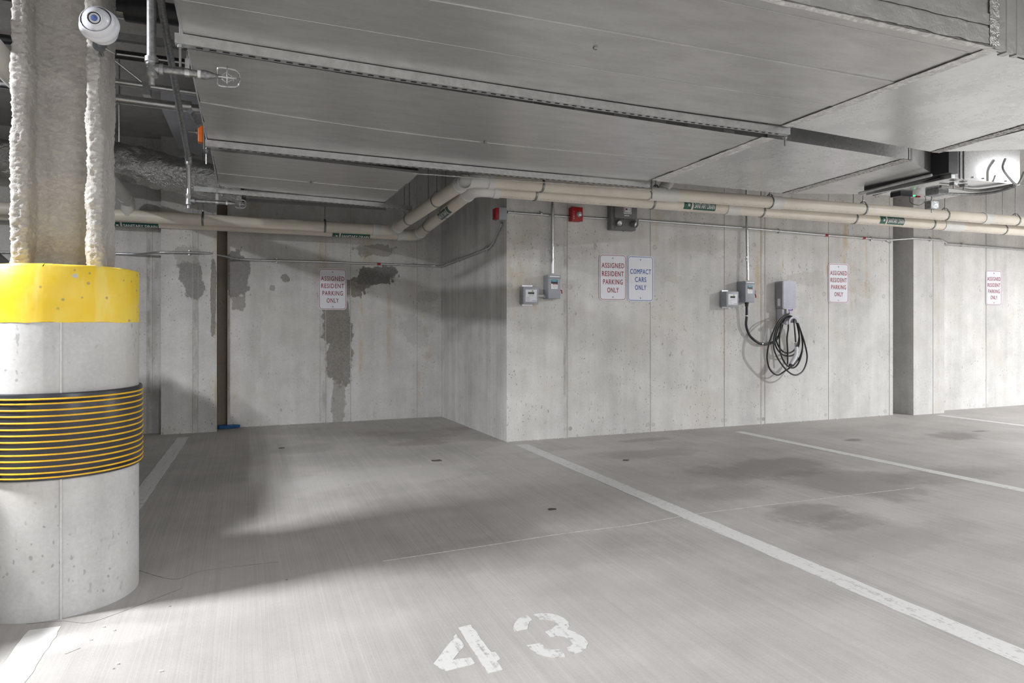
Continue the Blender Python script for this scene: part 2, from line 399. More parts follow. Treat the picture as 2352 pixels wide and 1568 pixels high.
# walls: outline back wall A, return wall, wall B, pilaster
def wpx(px, y): return aty(px, 700, y).x
mortar = (0.27, 0.25, 0.225)
darkm = (0.20, 0.195, 0.185)
def pa(px, py, rpx, rpz, ang, c, st, Y=7.76):
    p = aty(px, py, Y); sc = 7.5 / F
    return (p.x, p.z, rpx * sc, rpz * sc, ang, c, st)
patA = [pa(800, 662, 66, 26, .25, mortar, 1), pa(866, 635, 50, 22, .14, darkm, .95), pa(772, 735, 36, 66, .05, mortar, .95), pa(781, 805, 30, 90, 0, mortar, .9), pa(778, 905, 16, 70, 0, mortar, .6),
        pa(545, 635, 24, 55, 0, darkm, .8), pa(548, 695, 20, 22, 0, mortar, .7), pa(655, 640, 9, 12, 0.5, mortar, .8), pa(625, 662, 8, 9, 0, mortar, .6),
        pa(860, 575, 60, 16, 0, (0.22, .20, .17), .55), pa(980, 680, 25, 14, 0, (.33, .32, .3), 0.28), pa(950, 760, 30, 40, 0.6, (.42, .41, .39), 0.28)]
rustc = (0.52, 0.37, 0.20)
def st(px, py0, py1, wpx_, c, s_, Y):
    a = aty(px, py0, Y); b = aty(px, py1, Y); return (a.x, (a.z + b.z) / 2, wpx_ * 7.0 / F, abs(a.z - b.z) / 2 * 1.2, c, s_)
stA = [st(829, 640, 900, 8, rustc, .6, 7.76), st(893, 640, 860, 9, rustc, .45, 7.76), st(740, 540, 640, 22, rustc, .4, 7.76), st(840, 530, 640, 30, rustc, .45, 7.76), st(600, 560, 900, 40, (.45, .42, .38), .35, 7.76), st(745, 700, 960, 10, mortar, .5, 7.76), st(525, 540, 970, 7, (.35, .3, .24), .5, 7.76)]
matA = concrete('poured wall stained', 0.60, 0.6, 0.5, patA, stA)
wa = MB()
xA0 = -0.167; YA = 7.76
wa.quad((xA0, YA, 0), (2.16, YA, 0), (2.16, YA, CZ), (xA0, YA, CZ)); wa.quad((xA0, YA + .3, 0), (2.16, YA + .3, 0), (2.16, YA + .3, CZ), (xA0, YA + .3, CZ))
wall_back = struct(wa.build('wall_back', matA, recalc=False), 'poured concrete back wall with mortar smears behind the empty bay')
matP = concrete('poured pilaster', 0.58, 1.0, 0.1, [pa(440, 640, 20, 40, .2, (.22, .22, .21), .8, 7.52), pa(490, 680, 6, 90, 0, mortar, .9, 7.52), pa(433, 590, 22, 26, 0, (.3, .3, .28), .5, 7.52)],
                [st(449, 520, 990, 8, (.28, .27, .255), .75, 7.52), st(495, 520, 990, 3, rustc, .6, 7.52)])
wp = MB(); wp.quad((-0.768, 7.52, 0), (-0.262, 7.52, 0), (-0.262, 7.52, CZ), (-0.768, 7.52, CZ)); wp.quad((-0.768, 7.65, 0), (-0.768, 7.52, 0), (-0.768, 7.52, CZ), (-0.768, 7.65, CZ))
pil = struct(wp.build('wall_back', matP, recalc=False), 'pitted concrete pilaster on the back wall')
brown = concrete('rust stained joint', 0.42, 0.5, 0.6, tint=(1.0, .86, .72))
wj = MB(); wj.quad((-0.262, 7.52, 0), (-0.262, 7.9, 0), (-0.262, 7.9, CZ), (-0.262, 7.52, CZ)); wj.quad((-0.262, 7.9, 0), (xA0, 7.9, 0), (xA0, 7.9, CZ), (-0.262, 7.9, CZ)); wj.quad((xA0, 7.9, 0), (xA0, YA, 0), (xA0, YA, CZ), (xA0, 7.9, CZ)); struct(wj.build('trim_1', brown, recalc=False), 'dark rust-stained joint face beside the pilaster')
wl = MB(); wl.quad((-9, 7.65, 0), (-0.768, 7.65, 0), (-0.768, 7.65, CZ), (-9, 7.65, CZ))
wall_left_back = struct(wl.build('wall_left', concrete('poured wall left', 0.56, 0.8, 0.1, (), [st(350, 520, 990, 18, (.30, .28, .25), .5, 7.65), st(341, 520, 990, 5, (.22, .2, .18), .6, 7.65)]), recalc=False), 'concrete wall behind the parked car')
# return wall
wr = MB(); wr.quad((2.16, YA, 0), (2.27, 5.9, 0), (2.27, 5.9, CZ), (2.16, YA, CZ))
wall_return = struct(wr.build('wall_side', concrete('board marked return wall', 0.66, 0.1, 0, (), [], 0.25, (1, .985, .97)), recalc=False), 'pale board-marked return wall beside the empty bay')
# wall B
stB = [st(1740, 560, 700, 14, rustc, .6, 5.9), st(1900, 540, 640, 8, rustc, .6, 5.9), st(1940, 500, 640, 14, rustc, .6, 5.9), st(1960, 600, 720, 20, rustc, .35, 5.9), st(1990, 540, 680, 8, rustc, .5, 5.9), st(1796, 560, 640, 8, rustc, .6, 5.9), st(1190, 540, 700, 40, (.50, .42, .31), .5, 5.9), st(1750, 480, 980, 5, rustc, .55, 5.9), st(1510, 480, 560, 12, rustc, .5, 5.9),
       st(1230, 640, 720, 10, rustc, .35, 5.9), st(1297, 500, 990, 5, (.27, .26, .24), .6, 5.9)]
pB = [pa(1185, 520, 60, 26, 0, (.46, .41, .33), 0.19, 5.9), pa(1545, 640, 24, 8, 0, (.42, .36, .27), 0.22, 5.9), pa(1850, 640, 55, 18, .1, (.40, .38, .33), 0.28, 5.9), pa(1980, 660, 50, 22, 0, (.42, .38, .31), 0.25, 5.9), pa(1600, 560, 70, 20, 0, (.46, .44, .41), 0.19, 5.9)]
wb = MB(); wb.quad((2.27, 5.9, 0), (7.23, 5.9, 0), (7.23, 5.9, CZ), (2.27, 5.9, CZ)); wb.quad((7.23, 5.9, 0), (7.23, 6.4, 0), (7.23, 6.4, CZ), (7.23, 5.9, CZ))
wall_front = struct(wb.build('wall_right', concrete('poured wall right', 0.62, 1.0, 0.25, pB, stB), recalc=False), 'long poured concrete wall carrying the charger and signs')
wq = MB(); wq.quad((7.447, 6.4, 0), (7.447, 5.8, 0), (7.447, 5.8, CZ), (7.447, 6.4, CZ)); wq.quad((7.23, 6.4, 0), (7.447, 6.4, 0), (7.447, 6.4, CZ), (7.23, 6.4, CZ)); wq.quad((7.447, 5.8, 0), (7.975, 5.8, 0), (7.975, 5.8, CZ), (7.447, 5.8, CZ)); wq.quad((7.975, 5.8, 0), (7.985, 5.96, 0), (7.985, 5.96, CZ), (7.975, 5.8, CZ))
pier = struct(wq.build('wall_right', concrete('poured pier', 0.58, 0.5, 0.35, (), [st(2155, 500, 940, 8, (.5, .38, .24), .5, 5.8)]), recalc=False), 'concrete pier standing proud of the right wall')
ww = MB(); ww.quad((7.985, 5.96, 0), (16, 5.96, 0), (16, 5.96, CZ), (7.985, 5.96, CZ))
wall_far = struct(ww.build('wall_right', concrete('poured wall far right', 0.62, 0.9, 0.05), recalc=False), 'concrete wall beyond the pier')
we = MB(); we.quad((16, 5.96, 0), (16, -9, 0), (16, -9, CZ), (16, 5.96, CZ)); struct(we.build('wall_right', concrete('poured end wall', 0.6, 0.3), recalc=False), 'end wall of the garage')
wz = MB(); wz.quad((-9, -9, 0), (-9, 7.65, 0), (-9, 7.65, CZ), (-9, -9, CZ)); struct(wz.build('wall_left', concrete('poured side wall', 0.6, 0.3), recalc=False), 'far left wall of the garage')

# form seams: thin proud fins left by the formwork, and tie-hole plugs
seamm = concrete('form seam', 0.5, 0.4, 0.4, tint=(1, .95, .88))
def seam(px, Y, parent, z0=0.0, z1=CZ, wd=0.007, m=None):
    x = wpx(px, Y); b = MB()
    N_ = 14
    for i in range(N_):
        za = z0 + (z1 - z0) * i / N_; zb = z0 + (z1 - z0) * (i + 1) / N_
        w_ = wd * (0.5 + random.random() * 0.7)
        b.box((x - w_ / 2, Y - 0.0035, za), (x + w_ / 2, Y + .002, zb))
    return b.build('form_seam', m or seamm, parent)
for px in (748, 805, 958): seam(px, YA, wall_back)
seam(735, YA, wall_back, wd=.004)
for px in (443, 455): seam(px, 7.52, pil, wd=.004)
for px in (337, 350): seam(px, 7.65, wall_left_back, wd=.005)
for px in (1303, 1494, 1664, 1748, 1757, 1903, 2043): seam(px, 5.9, wall_front, wd=.008)
seam(2143, 5.8, pier, wd=.008); seam(2265, 5.96, wall_far, wd=.01)
plugm = concrete('tie plug', 0.54, 0.2, 0.2); plugd = concrete('tie plug dark', 0.40, 0.2, 0.6)
def plug(px, py, Y, parent, r=0.016, m=None):
    p = aty(px, py, Y); b = MB(); b.lathe([(r * 1.5, 0), (r * 1.45, -.0015), (r * 1.1, -.002), (r * 1.0, -.0008), (0, -.0008)], (p.x, Y, p.z), (0, 1, 0), 16)
    b.build('tie_plug', m or plugm, parent)
for px, py in ((1297, 657), (1310, 659), (1488, 975), (1501, 975), (1300, 985), (1310, 984), (1660, 965), (1667, 965), (1743, 962), (1753, 962), (1897, 952), (1733, 671), (1750, 672), (1893, 675), (2030, 680), (1171, 655), (1435, 989), (1505, 568), (1732, 562)): plug(px, py, 5.9, wall_front, .014 if py > 900 else .018, plugm if random.random() < .6 else plugd)
for px, py in ((2033, 944),): plug(px, py, 5.9, wall_front)
for px, py in ((2120, 678), (2138, 679), (2141, 682)): plug(px, py, 5.8, pier)
for px, py in ((2260, 930), (2268, 931), (2272, 685)): plug(px, py, 5.96, wall_far)
for px, py in ((950, 944), (740, 800), (965, 690)): plug(px, py, YA, wall_back)
# low crumbs of mortar along the wall foot
cr = MB()
def footline(a, b, n_, r_):
    for i in range(n_):
        t = random.random(); p = Vector(a).lerp(Vector(b), t); s_ = random.uniform(.3, 1) * r_
        cr.box((p.x - s_, p.y - s_ * 1.3, 0), (p.x + s_, p.y + s_ * .2, s_ * random.uniform(.4, 1.2)), Matrix.Rotation(random.random() * 3, 3, 'Z'))
footline((2.17, 7.7, 0), (2.27, 5.9, 0), 60, .010); footline((2.27, 5.88, 0), (7.2, 5.88, 0), 110, .008); footline((-.16, 7.74, 0), (2.16, 7.74, 0), 50, .008)
o = cr.build('mortar_crumbs', concrete('mortar crumbs', .6, 0), floor); o['kind'] = 'stuff'; o['label'] = 'mortar crumbs along the foot of the walls'

# floor paint and joints
def paint_mat(name, base, wear):
    n = NT(name); n.co(); a = n.noise(30, 5, .7); br = n.noise(1.0, 3, .7, n.scale((80, 1.2, 1))); big = n.noise(1.3, 3)
    f = n.sm(n.M('ADD', n.M('MULTIPLY', a, .6), n.M('MULTIPLY', br, .4)), wear, wear + .12)
    col = n.mix(f, (0.40, 0.385, 0.37), g(base, (1, .995, .97))); n.bump(a, .25, .003)
    return n.fin(col, .6, 0)
lp = paint_mat('worn line paint', 0.64, .36); lp2 = paint_mat('bright line paint', 0.76, .26); lp3 = paint_mat('faint stencil paint', 0.66, .38)
def line(a, b, wd, mat, label, n_=40):
    a, b = Vector(a), Vector(b); d = (b - a).normalized(); s_ = Vector((-d.y, d.x, 0)); vs_ = []; fs_ = []
    for i in range(n_ + 1):
        p = a.lerp(b, i / n_); j1, j2 = random.uniform(-.004, .004), random.uniform(-.004, .004)
        for q, h in ((s_ * (wd / 2 + j1), 0), (s_ * (wd / 2 + j1), .0018), (-s_ * (wd / 2 + j2), .0018), (-s_ * (wd / 2 + j2), 0)): vs_.append(p + q + Vector((0, 0, h)))
        if i:
            o_ = 4 * i
            for k in range(3): fs_.append((o_ - 4 + k, o_ + k, o_ + k + 1, o_ - 3 + k))
    m = MB(); m.add(vs_, fs_); o = m.build('painted_line', mat)
    return tag(o, label, 'parking line', 'painted bay lines on the floor')
line((2.345, 5.72, 0), (2.43, 0.6, 0), 0.115, lp, 'white bay line running from the wall corner to the right foreground', 70)
line((4.67, 5.58, 0), (4.93, 0.5, 0), 0.10, lp, 'white bay line ending at the wall left of the charger cable', 60)
line((7.72, 5.68, 0), (8.05, 1.0, 0), 0.10, lp, 'farthest right white bay line starting at the pier')
line((-0.55, 7.28, 0), (-0.655, 3.8, 0), 0.10, lp, 'shaded white bay line behind the round column')
line((-0.676, 2.93, 0), (-0.715, 1.2, 0), 0.105, lp2, 'bright white bay line in front of the column, at lower left')
# stencil 43
def st_px(pts): return [atz(960 + x / 5.345, 1380 + y / 5.345, 0.0) for x, y in pts]
s4a = [(465, 405), (520, 480), (570, 548), (500, 630), (425, 725), (540, 708), (650, 695), (700, 765), (640, 790), (500, 822), (345, 862), (260, 820), (190, 770), (255, 690), (320, 600), (395, 510), (430, 480), (440, 440)]
s4b = [(495, 330), (650, 293), (670, 335), (720, 380), (770, 470), (830, 540), (900, 630), (950, 630), (1010, 710), (965, 740), (1040, 845), (940, 870), (855, 890), (825, 820), (780, 780), (720, 680), (640, 560), (560, 430)]
s3a = [(1345, 180), (1365, 195), (1400, 230), (1365, 260), (1355, 300), (1345, 345), (1260, 360), (1185, 382), (1165, 330), (1185, 280), (1230, 220), (1290, 190)]
s3b = [(1420, 165), (1540, 150), (1680, 165), (1790, 210), (1850, 265), (1860, 310), (1830, 350), (1930, 385), (2040, 450), (2090, 520), (2070, 575), (1990, 630), (1900, 660), (1815, 575), (1870, 560), (1900, 525), (1870, 480), (1800, 440), (1720, 430), (1620, 440), (1560, 380), (1640, 350), (1690, 310), (1680, 270), (1620, 235), (1560, 225), (1490, 228)]
s3c = [(1335, 545), (1420, 532), (1505, 520), (1560, 570), (1640, 600), (1740, 595), (1765, 620), (1810, 685), (1700, 695), (1560, 680), (1440, 635), (1380, 590)]
def stencil(polys, name, parent):
    b = MB()
    for pl in polys:
        pts = st_px(pl); q = []
        for i in range(len(pts)):
            a_, b_ = pts[i], pts[(i + 1) % len(pts)]; q.append(a_)
            if (b_ - a_).length > .03: q.append(a_.lerp(b_, .5) + Vector((random.uniform(-.002, .002), random.uniform(-.002, .002), 0)))
        b.prism(q, (0, 0, .0015))
    return b.build(name, lp3, parent)
t = thing('stencilled_number', 'white stencilled number 43 painted on the floor at the front', 'floor marking')
stencil([s4a, s4b], 'digit', t)['label'] = 'digit 4'; stencil([s3a, s3b, s3c], 'digit', t)['label'] = 'digit 3'; rebase(t)
# control joints
jm = plain('pale joint', (0.50, 0.48, 0.455), .8, 0, .2, 40); jd = plain('dark joint', (0.20, 0.185, 0.17), .9, 0, .2, 40)
def joint(pxs, wd, m, name='control_joint', h=0.0009):
    P = spline([atz(a, b, 0) for a, b in pxs], 10); b = MB(); vs_ = []; fs_ = []
    for i, p in enumerate(P):
        d = (P[min(i + 1, len(P) - 1)] - P[max(i - 1, 0)]).normalized(); s_ = Vector((-d.y, d.x, 0)) * wd / 2 * random.uniform(.4, 1.2); j = Vector((0, 0, 0))
        vs_ += [p + s_, p + s_ * .5 + Vector((0, 0, h)), p - s_ * .5 + Vector((0, 0, h)), p - s_]
        if i:
            o_ = 4 * i
            for k in range(3): fs_.append((o_ - 4 + k, o_ + k, o_ + k + 1, o_ - 3 + k))
    b.add(vs_, fs_); return b.build(name, m, floor)
joint([(880, 1288), (1120, 1252), (1300, 1224), (1450, 1205), (1600, 1180), (1800, 1155), (2100, 1120)], .010, jm)
joint([(424, 1006), (385, 1050), (345, 1100), (322, 1135)], .010, jd)
joint([(2010, 1150), (1860, 1120), (1700, 1085)], .006, jm)
joint([(150, 1502), (170, 1494), (185, 1488)], .004, jd, 'floor_crack')
joint([(320, 1310), (400, 1330), (470, 1310), (640, 1290)], .004, jd, 'floor_crack')
joint([(60, 1433), (140, 1426), (200, 1430), (260, 1412), (330, 1385), (420, 1350)], .004, jd, 'floor_crack')
# debris
def debris(px, py, name, label, mat, s_=.012):
    p = atz(px, py, 0); b = MB(); q = [Vector((math.cos(a) * s_ * random.uniform(.5, 1.1), math.sin(a) * s_ * random.uniform(.4, .8), random.uniform(.001, .004))) + p for a in [k * PI / 4 for k in range(8)]]
    b.prism([Vector((v.x, v.y, 0.0005)) for v in q], (0, 0, .004)); return tag(b.build(name, mat), label, 'debris', 'small litter on the floor')
leafm = plain('dead leaf', (0.10, 0.075, 0.06), .8); chip = plain('pale chip', (0.75, 0.72, 0.68), .7); bluem = plain('blue plastic film', (0.0, 0.09, 0.28), .35)
for i, (px, py, s_) in enumerate(((1003, 1058, .05), (1268, 1170, .03), (1245, 992, .02), (1090, 945, .03), (648, 1029, .03), (1438, 1057, .03))):
    if i == 3: continue
    debris(px, py, 'dry_leaf', ['dark dry leaf on the floor of the empty bay', 'dark dry leaf on the painted bay line side', 'tiny dark leaf near the foot of the right wall', '', 'brown leaf near the blue plastic scrap', 'small dark leaf right of the central bay line'][i], leafm, s_)
for i, (px, py) in enumerate(((208, 1470), (262, 1448), (270, 1525), (370, 1542), (238, 1440))): debris(px, py, 'concrete_chip', ('pale chip nearest the top end of the front paint strip', 'pale chip right of the front paint strip, farther one', 'pale chip right of the front paint strip, nearer one', 'pale chip farthest right of those near the column', 'pale chip closest to the column foot')[i], chip, .007)
b = MB(); p = atz(516, 984, 0)
pts = [Vector((p.x + x, p.y + y, 0.004)) for x, y in ((-.11, .0), (-.07, .05), (0, .07), (.09, .05), (.15, .0), (.06, -.03), (-.05, -.03))]; b.prism(pts, (0, 0, .03))
tag(b.build('plastic_scrap', bluem), 'scrap of blue plastic lying at the foot of the dark wall joint', 'litter')

# ================================================================== COLUMN
def rrect_loop(cx, cy, w_, h_, r_, z, n=12): return [Vector((cx + x, cy + y, z)) for x, y in rrect(w_, h_, r_, n)]
CCX, CCY, CW, CD, CR = -0.70, 3.28, 0.558, 0.558, 0.2785
def loft(levels, name, mat, parent=None, capt=True, capb=False):
    b = MB(); n_ = len(levels[0]); vs_ = [p for l in levels for p in l]; fs_ = []
    for i in range(len(levels) - 1):
        for k in range(n_): fs_.append((i * n_ + k, i * n_ + (k + 1) % n_, (i + 1) * n_ + (k + 1) % n_, (i + 1) * n_ + k))
    b.add(vs_, fs_, True)
    if capt: b.add(levels[-1], [tuple(range(n_))])
    if capb: b.add(levels[0][::-1], [tuple(range(n_))])
    return b.build(name, mat, parent, ang=50)
col = thing('column', 'grey round concrete column base with yellow band under a fireproofed steel post', 'column')
base_m = concrete('column concrete', 0.53, 0.7, 0.0, (), (), 0.0, (1, 1, .99))
loft([rrect_loop(CCX, CCY, CW, CD, CR, z) for z in (0, .3, .7, 1.117)], 'concrete_base', base_m, col, capt=True)
def yel():
    n = NT('worn yellow paint'); n.co(); a = n.noise(3, 4, .6); b = n.noise(20, 4, .6)
    c = n.mix(n.sm(a, .35, .65), (0.83, 0.56, 0.015), (0.88, 0.68, 0.11)); c = n.mix(n.sm(n.noise(6, 3, .5, n.scale((4, 4, .6))), .5, .7, 0, .45), c, (0.87, 0.72, 0.22))
    p = n.M('MULTIPLY', n.sm(n.voro(22), .10, .16, 1, 0), n.sm(n.noise(4, off=(3, 3, 3)), .45, .6)); c = n.mix(n.M('MULTIPLY', p, .8), c, (0.33, 0.28, 0.12))
    q = n.sm(n.noise(9, 3, .5, n.scale((1, 1, 2)), (2, 2, 9)), .70, .73); c = n.mix(q, c, (0.55, 0.54, 0.52))
    n.bump(b, .3, .004); return n.fin(c, .42, 0)
lv = []
for z, e in ((1.117, .0015), (1.2, .0015), (1.326, .0015), (1.335, -.004)):
    L = rrect_loop(CCX, CCY, CW + 2 * e, CD + 2 * e, CR, z, 16)
    if z in (1.117, 1.335): L = [Vector((p.x, p.y, p.z + (noise.noise(p * 14) * .006))) for p in L]
    lv.append(L)
loft(lv, 'yellow_band', yel(), col, True, True)['label'] = 'chipped yellow paint band'
# seams of the round form
fm = concrete('fin', .58, 0.1)
for px in (140,):
    b = MB(); p0 = aty(px, 1400, CCY - CD / 2); b.box((p0.x - .003, CCY - CD / 2 - .002, 0), (p0.x + .003, CCY - CD / 2 + .01, 1.116)); b.build('form_seam', fm, col)
for z in (1.02, .62, .16):
    pass
gz1, gz0 = 0.851, 0.527
grd = thing('column_guard', 'black rubber bumper guard with thin yellow stripes wrapped round the column', 'column guard')
E_ = .012
loft([rrect_loop(CCX, CCY, CW, CD, CR, gz0), rrect_loop(CCX, CCY, CW + 1.6 * E_, CD + 1.6 * E_, CR, gz0), rrect_loop(CCX, CCY, CW + 2 * E_, CD + 2 * E_, CR, gz0 + .006), rrect_loop(CCX, CCY, CW + 2 * E_, CD + 2 * E_, CR, gz1 - .006), rrect_loop(CCX, CCY, CW + 1.6 * E_, CD + 1.6 * E_, CR, gz1), rrect_loop(CCX, CCY, CW, CD, CR, gz1)], 'rubber_sheet', Mm['guard'], grd, False, False)
ys = [917.5, 928, 943, 957, 972, 987, 1001, 1016, 1031, 1046, 1060, 1074, 1088, 1099]
zs_ = [gz1 - (y - 905) / F * 2.515 for y in ys]
for z in zs_:
    b = MB(); L = rrect_loop(CCX, CCY, CW + 2 * E_, CD + 2 * E_, CR, z, 16); b.tube(L, .0036, 8, closed=True); b.build('yellow_stripe', Mm['yellow'], grd)
for a_, b_ in ((0, 1), (12, 13)):
    za, zb = zs_[b_] + .003, zs_[a_] - .003
    e2 = E_ + .001
    loft([rrect_loop(CCX, CCY, CW + 2 * e2, CD + 2 * e2, CR, z) for z in (za, zb)], 'gloss_strap', Mm['guardgloss'], grd, False)
rebase(grd)
# H-shaped fireproofed post
def hpost():
    x0, x1 = -0.838, -0.545; y0, y1 = 3.155, 3.50; ft = .042; web = .05
    cx = (x0 + x1) / 2; wy0, wy1 = 3.29, 3.38
    P = []
    def seg(a, b, n_):
        for k in range(n_): P.append((a[0] + (b[0] - a[0]) * k / n_, a[1] + (b[1] - a[1]) * k / n_))
    c = [(x0, y0), (x0 + ft, y0), (x0 + ft + .012, wy0 - .02), (x0 + ft + .04, wy0), (x1 - ft - .03, wy0), (x1 - ft - .008, wy0 - .03), (x1 - ft, y0), (x1, y0), (x1, y1), (x1 - ft, y1), (x1 - ft, wy1), (x0 + ft, wy1), (x0 + ft, y1), (x0, y1)]
    for i in range(len(c)):
        a, b = c[i], c[(i + 1) % len(c)]; L = math.hypot(b[0] - a[0], b[1] - a[1])
        fine_ = (i <= 7) or i == 13
        seg(a, b, max(2, int(L / (.006 if fine_ else .03))))
    # smooth the outline a little
    for _ in range(2):
        P = [((P[i - 1][0] + 2 * P[i][0] + P[(i + 1) % len(P)][0]) / 4, (P[i - 1][1] + 2 * P[i][1] + P[(i + 1) % len(P)][1]) / 4) for i in range(len(P))]
    n_ = len(P); NZ = 270; z0, z1 = 1.325, CZ
    vs_ = []; fs_ = []
    nrm = []
    for i in range(n_):
        a, b = P[i - 1], P[(i + 1) % n_]; t = Vector((b[0] - a[0], b[1] - a[1], 0)).normalized(); nrm.append(Vector((t.y, -t.x, 0)))
    for j in range(NZ + 1):
        z = z0 + (z1 - z0) * j / NZ
        for i in range(n_):
            p = Vector((P[i][0], P[i][1], z))
            q = p * 7; h = noise.fractal(q, 1.0, 2.0, 2) * .010
            q2 = Vector((p.x * 48, p.y * 48, p.z * 70)); q2 += Vector((noise.noise(p * 9), noise.noise(p * 9 + Vector((5, 5, 5))), noise.noise(p * 9 + Vector((9, 1, 4))))) * 1.5
            rd = min(1, abs(noise.noise(q2 * .75)) * 5)
            h += rd * .0045 + noise.fractal(p * 110, 1, 2, 2) * .0022
            edge = p.y < y0 + .03
            if edge: h += noise.fractal(p * 95, 1, 2, 3) * .0055
            # spray bulge on the right flange lower down
            if p.x > x1 - .03 and p.y < y0 + .12: h += .012 * math.exp(-((z - 1.84) / .09) ** 2) + (.006 if z < 1.9 else 0)
            vs_.append(p + nrm[i] * h)
    for j in range(NZ):
        for i in range(n_):
            k = (i + 1) % n_; fs_.append((j * n_ + i, j * n_ + k, (j + 1) * n_ + k, (j + 1) * n_ + i))
    b = MB(); b.add(vs_, fs_, True)
    n = NT('sprayed fireproofing'); n.co(); a = n.noise(14, 5, .65); f = n.noise(120, 3, .6)
    c_ = n.mix(n.sm(n.noise(2.5, 4), .35, .65), (0.42, 0.40, 0.375), (0.52, 0.50, 0.475)); c_ = n.mix(n.sm(a, .55, .75, 0, .5), c_, (.60, .585, .56))
    c_ = n.mix(n.M('MULTIPLY', n.sm(n.Z, 1.34, 1.50, .5, 0), n.sm(n.noise(9, 3), .4, .6)), c_, (.46, .37, .32))
    c_ = n.mix(n.M('MULTIPLY', n.sm(n.noise(22, 3, .6, off=(1, 5, 2)), .68, .72), n.sm(n.Z, 1.36, 1.5, 1, 0)), c_, (.22, .07, .04))
    w1 = n.noise(30, 6, .72, n.scale((1, 1, 1.6))); n.bump(n.M('ADD', n.M('ADD', a, n.M('MULTIPLY', f, .7)), n.M('MULTIPLY', n.sm(n.M('ABSOLUTE', n.M('SUBTRACT', w1, .5)), 0, .05), .22)), .6, .006)
    return b.build('fireproofed_post', n.fin(c_, .92, 0), col, ang=180)
hpost()['label'] = 'H-shaped steel post under rough sprayed fireproofing'
rebase(col)

# ================================================================== DUCTS
ducts_m = Mm['galv']
def quadfit(pts):
    # least-squares quadratic y(x)
    xs = [p.x for p in pts]; ys_ = [p.y for p in pts]
    if len(pts) == 2:
        m = (ys_[1] - ys_[0]) / (xs[1] - xs[0]); return lambda x: ys_[0] + m * (x - xs[0])
    A = [[0] * 4 for _ in range(3)]
    for x, y in zip(xs, ys_):
        r = [1, x, x * x]
        for i in range(3):
            for j in range(3): A[i][j] += r[i] * r[j]
            A[i][3] += r[i] * y
    for i in range(3):
        pv = A[i][i]
        for j in range(i, 4): A[i][j] /= pv
        for k in range(3):
            if k != i:
                f = A[k][i]
                for j in range(i, 4): A[k][j] -= f * A[i][j]
    a, b, c = A[0][3], A[1][3], A[2][3]
    return lambda x: a + b * x + c * x * x
def strip(fa, fb, xa0, xa1, xb0, xb1, z, th, name, mat, parent, N_=10, tilt=0.0):
    """bottom panel between front edge fa(x) and rear edge fb(x)"""
    b = MB(); vs_ = []; fs_ = []
    for i in range(N_ + 1):
        t_ = i / N_; xa = xa0 + (xa1 - xa0) * t_; xb = xb0 + (xb1 - xb0) * t_
        dz = tilt * (t_ - .5)
        for y, x, zz in ((fa(xa), xa, z + dz), (fa(xa), xa, z + th), (fb(xb), xb, z + th), (fb(xb), xb, z - dz)): vs_.append(Vector((x, y, zz)))
        if i:
            o_ = 4 * i
            for k in range(4): fs_.append((o_ - 4 + k, o_ - 4 + (k + 1) % 4, o_ + (k + 1) % 4, o_ + k))
    fs_ += [(0, 3, 2, 1), (4 * N_, 4 * N_ + 1, 4 * N_ + 2, 4 * N_ + 3)]
    b.add(vs_, fs_); return b.build(name, mat, parent)
ZA, ZB = HC + 1.17, HC + 1.15
A2 = lambda *p: [atz(a, b, ZA) for a, b in p]
B2 = lambda *p: [atz(a, b, ZB) for a, b in p]
aEdges = [quadfit([Vector((1.84, 1.93, 0)), Vector((3.0, 1.943, 0))]),
          quadfit([Vector((0, 2.03, 0)), Vector((3.0, 2.02, 0))]),
          quadfit(A2((1300, 55), (1752, 133), (2058, 191))),
          quadfit(A2((900, 40), (1400, 150), (1752, 214), (1930, 246))),
          quadfit(A2((430, 78), (1000, 168), (1450, 241), (1815, 290)))]
aEdges[2] = lambda x: 2.41
aEdges[3] = lambda x: 2.79 if x > 1.5 else 2.79 - .03 * (1.5 - x)
fA = aEdges[4]
dA = thing('air_duct', 'wide galvanised air duct nearest the camera, with foil-taped near side', 'duct', 'galvanised ducts under the ceiling')
XL = -0.235
for i in range(4):
    strip(aEdges[i], aEdges[i + 1], XL, 2.985 if i else 2.985, XL, 2.99, ZA + (.0025 if i % 2 else 0), .02, 'duct_panel', Mm['galv'], dA, 12, random.uniform(-.001, .001))
# standing seams under A (small ribs)
for i in (1, 2, 3):
    b = MB(); pts = [Vector((x, aEdges[i](x), ZA - .001)) for x in [XL + (2.98 - XL) * k / 12 for k in range(13)]]; b.tube(pts, .0007, 6); b.build('seam', Mm['galv'], dA)
# sides of A
b = MB(); b.box((XL, 1.935, ZA), (2.985, 1.945, ZA + .34)); b.build('near_side', Mm['foil2'], dA)
b = MB(); b.box((XL - .004, 1.94, ZA - .004), (XL + .004, 3.07, ZA + .34)); b.build('end_side', Mm['galv2'], dA)
b = MB()
for k in range(12):
    xa = XL + (2.99 - XL) * k / 12; xb = XL + (2.99 - XL) * (k + 1) / 12
    b.quad((xa, fA(xa), ZA), (xb, fA(xb), ZA), (xb, fA(xb), ZA + .34), (xa, fA(xa), ZA + .34))
b.build('far_side', Mm['galvdark'], dA)
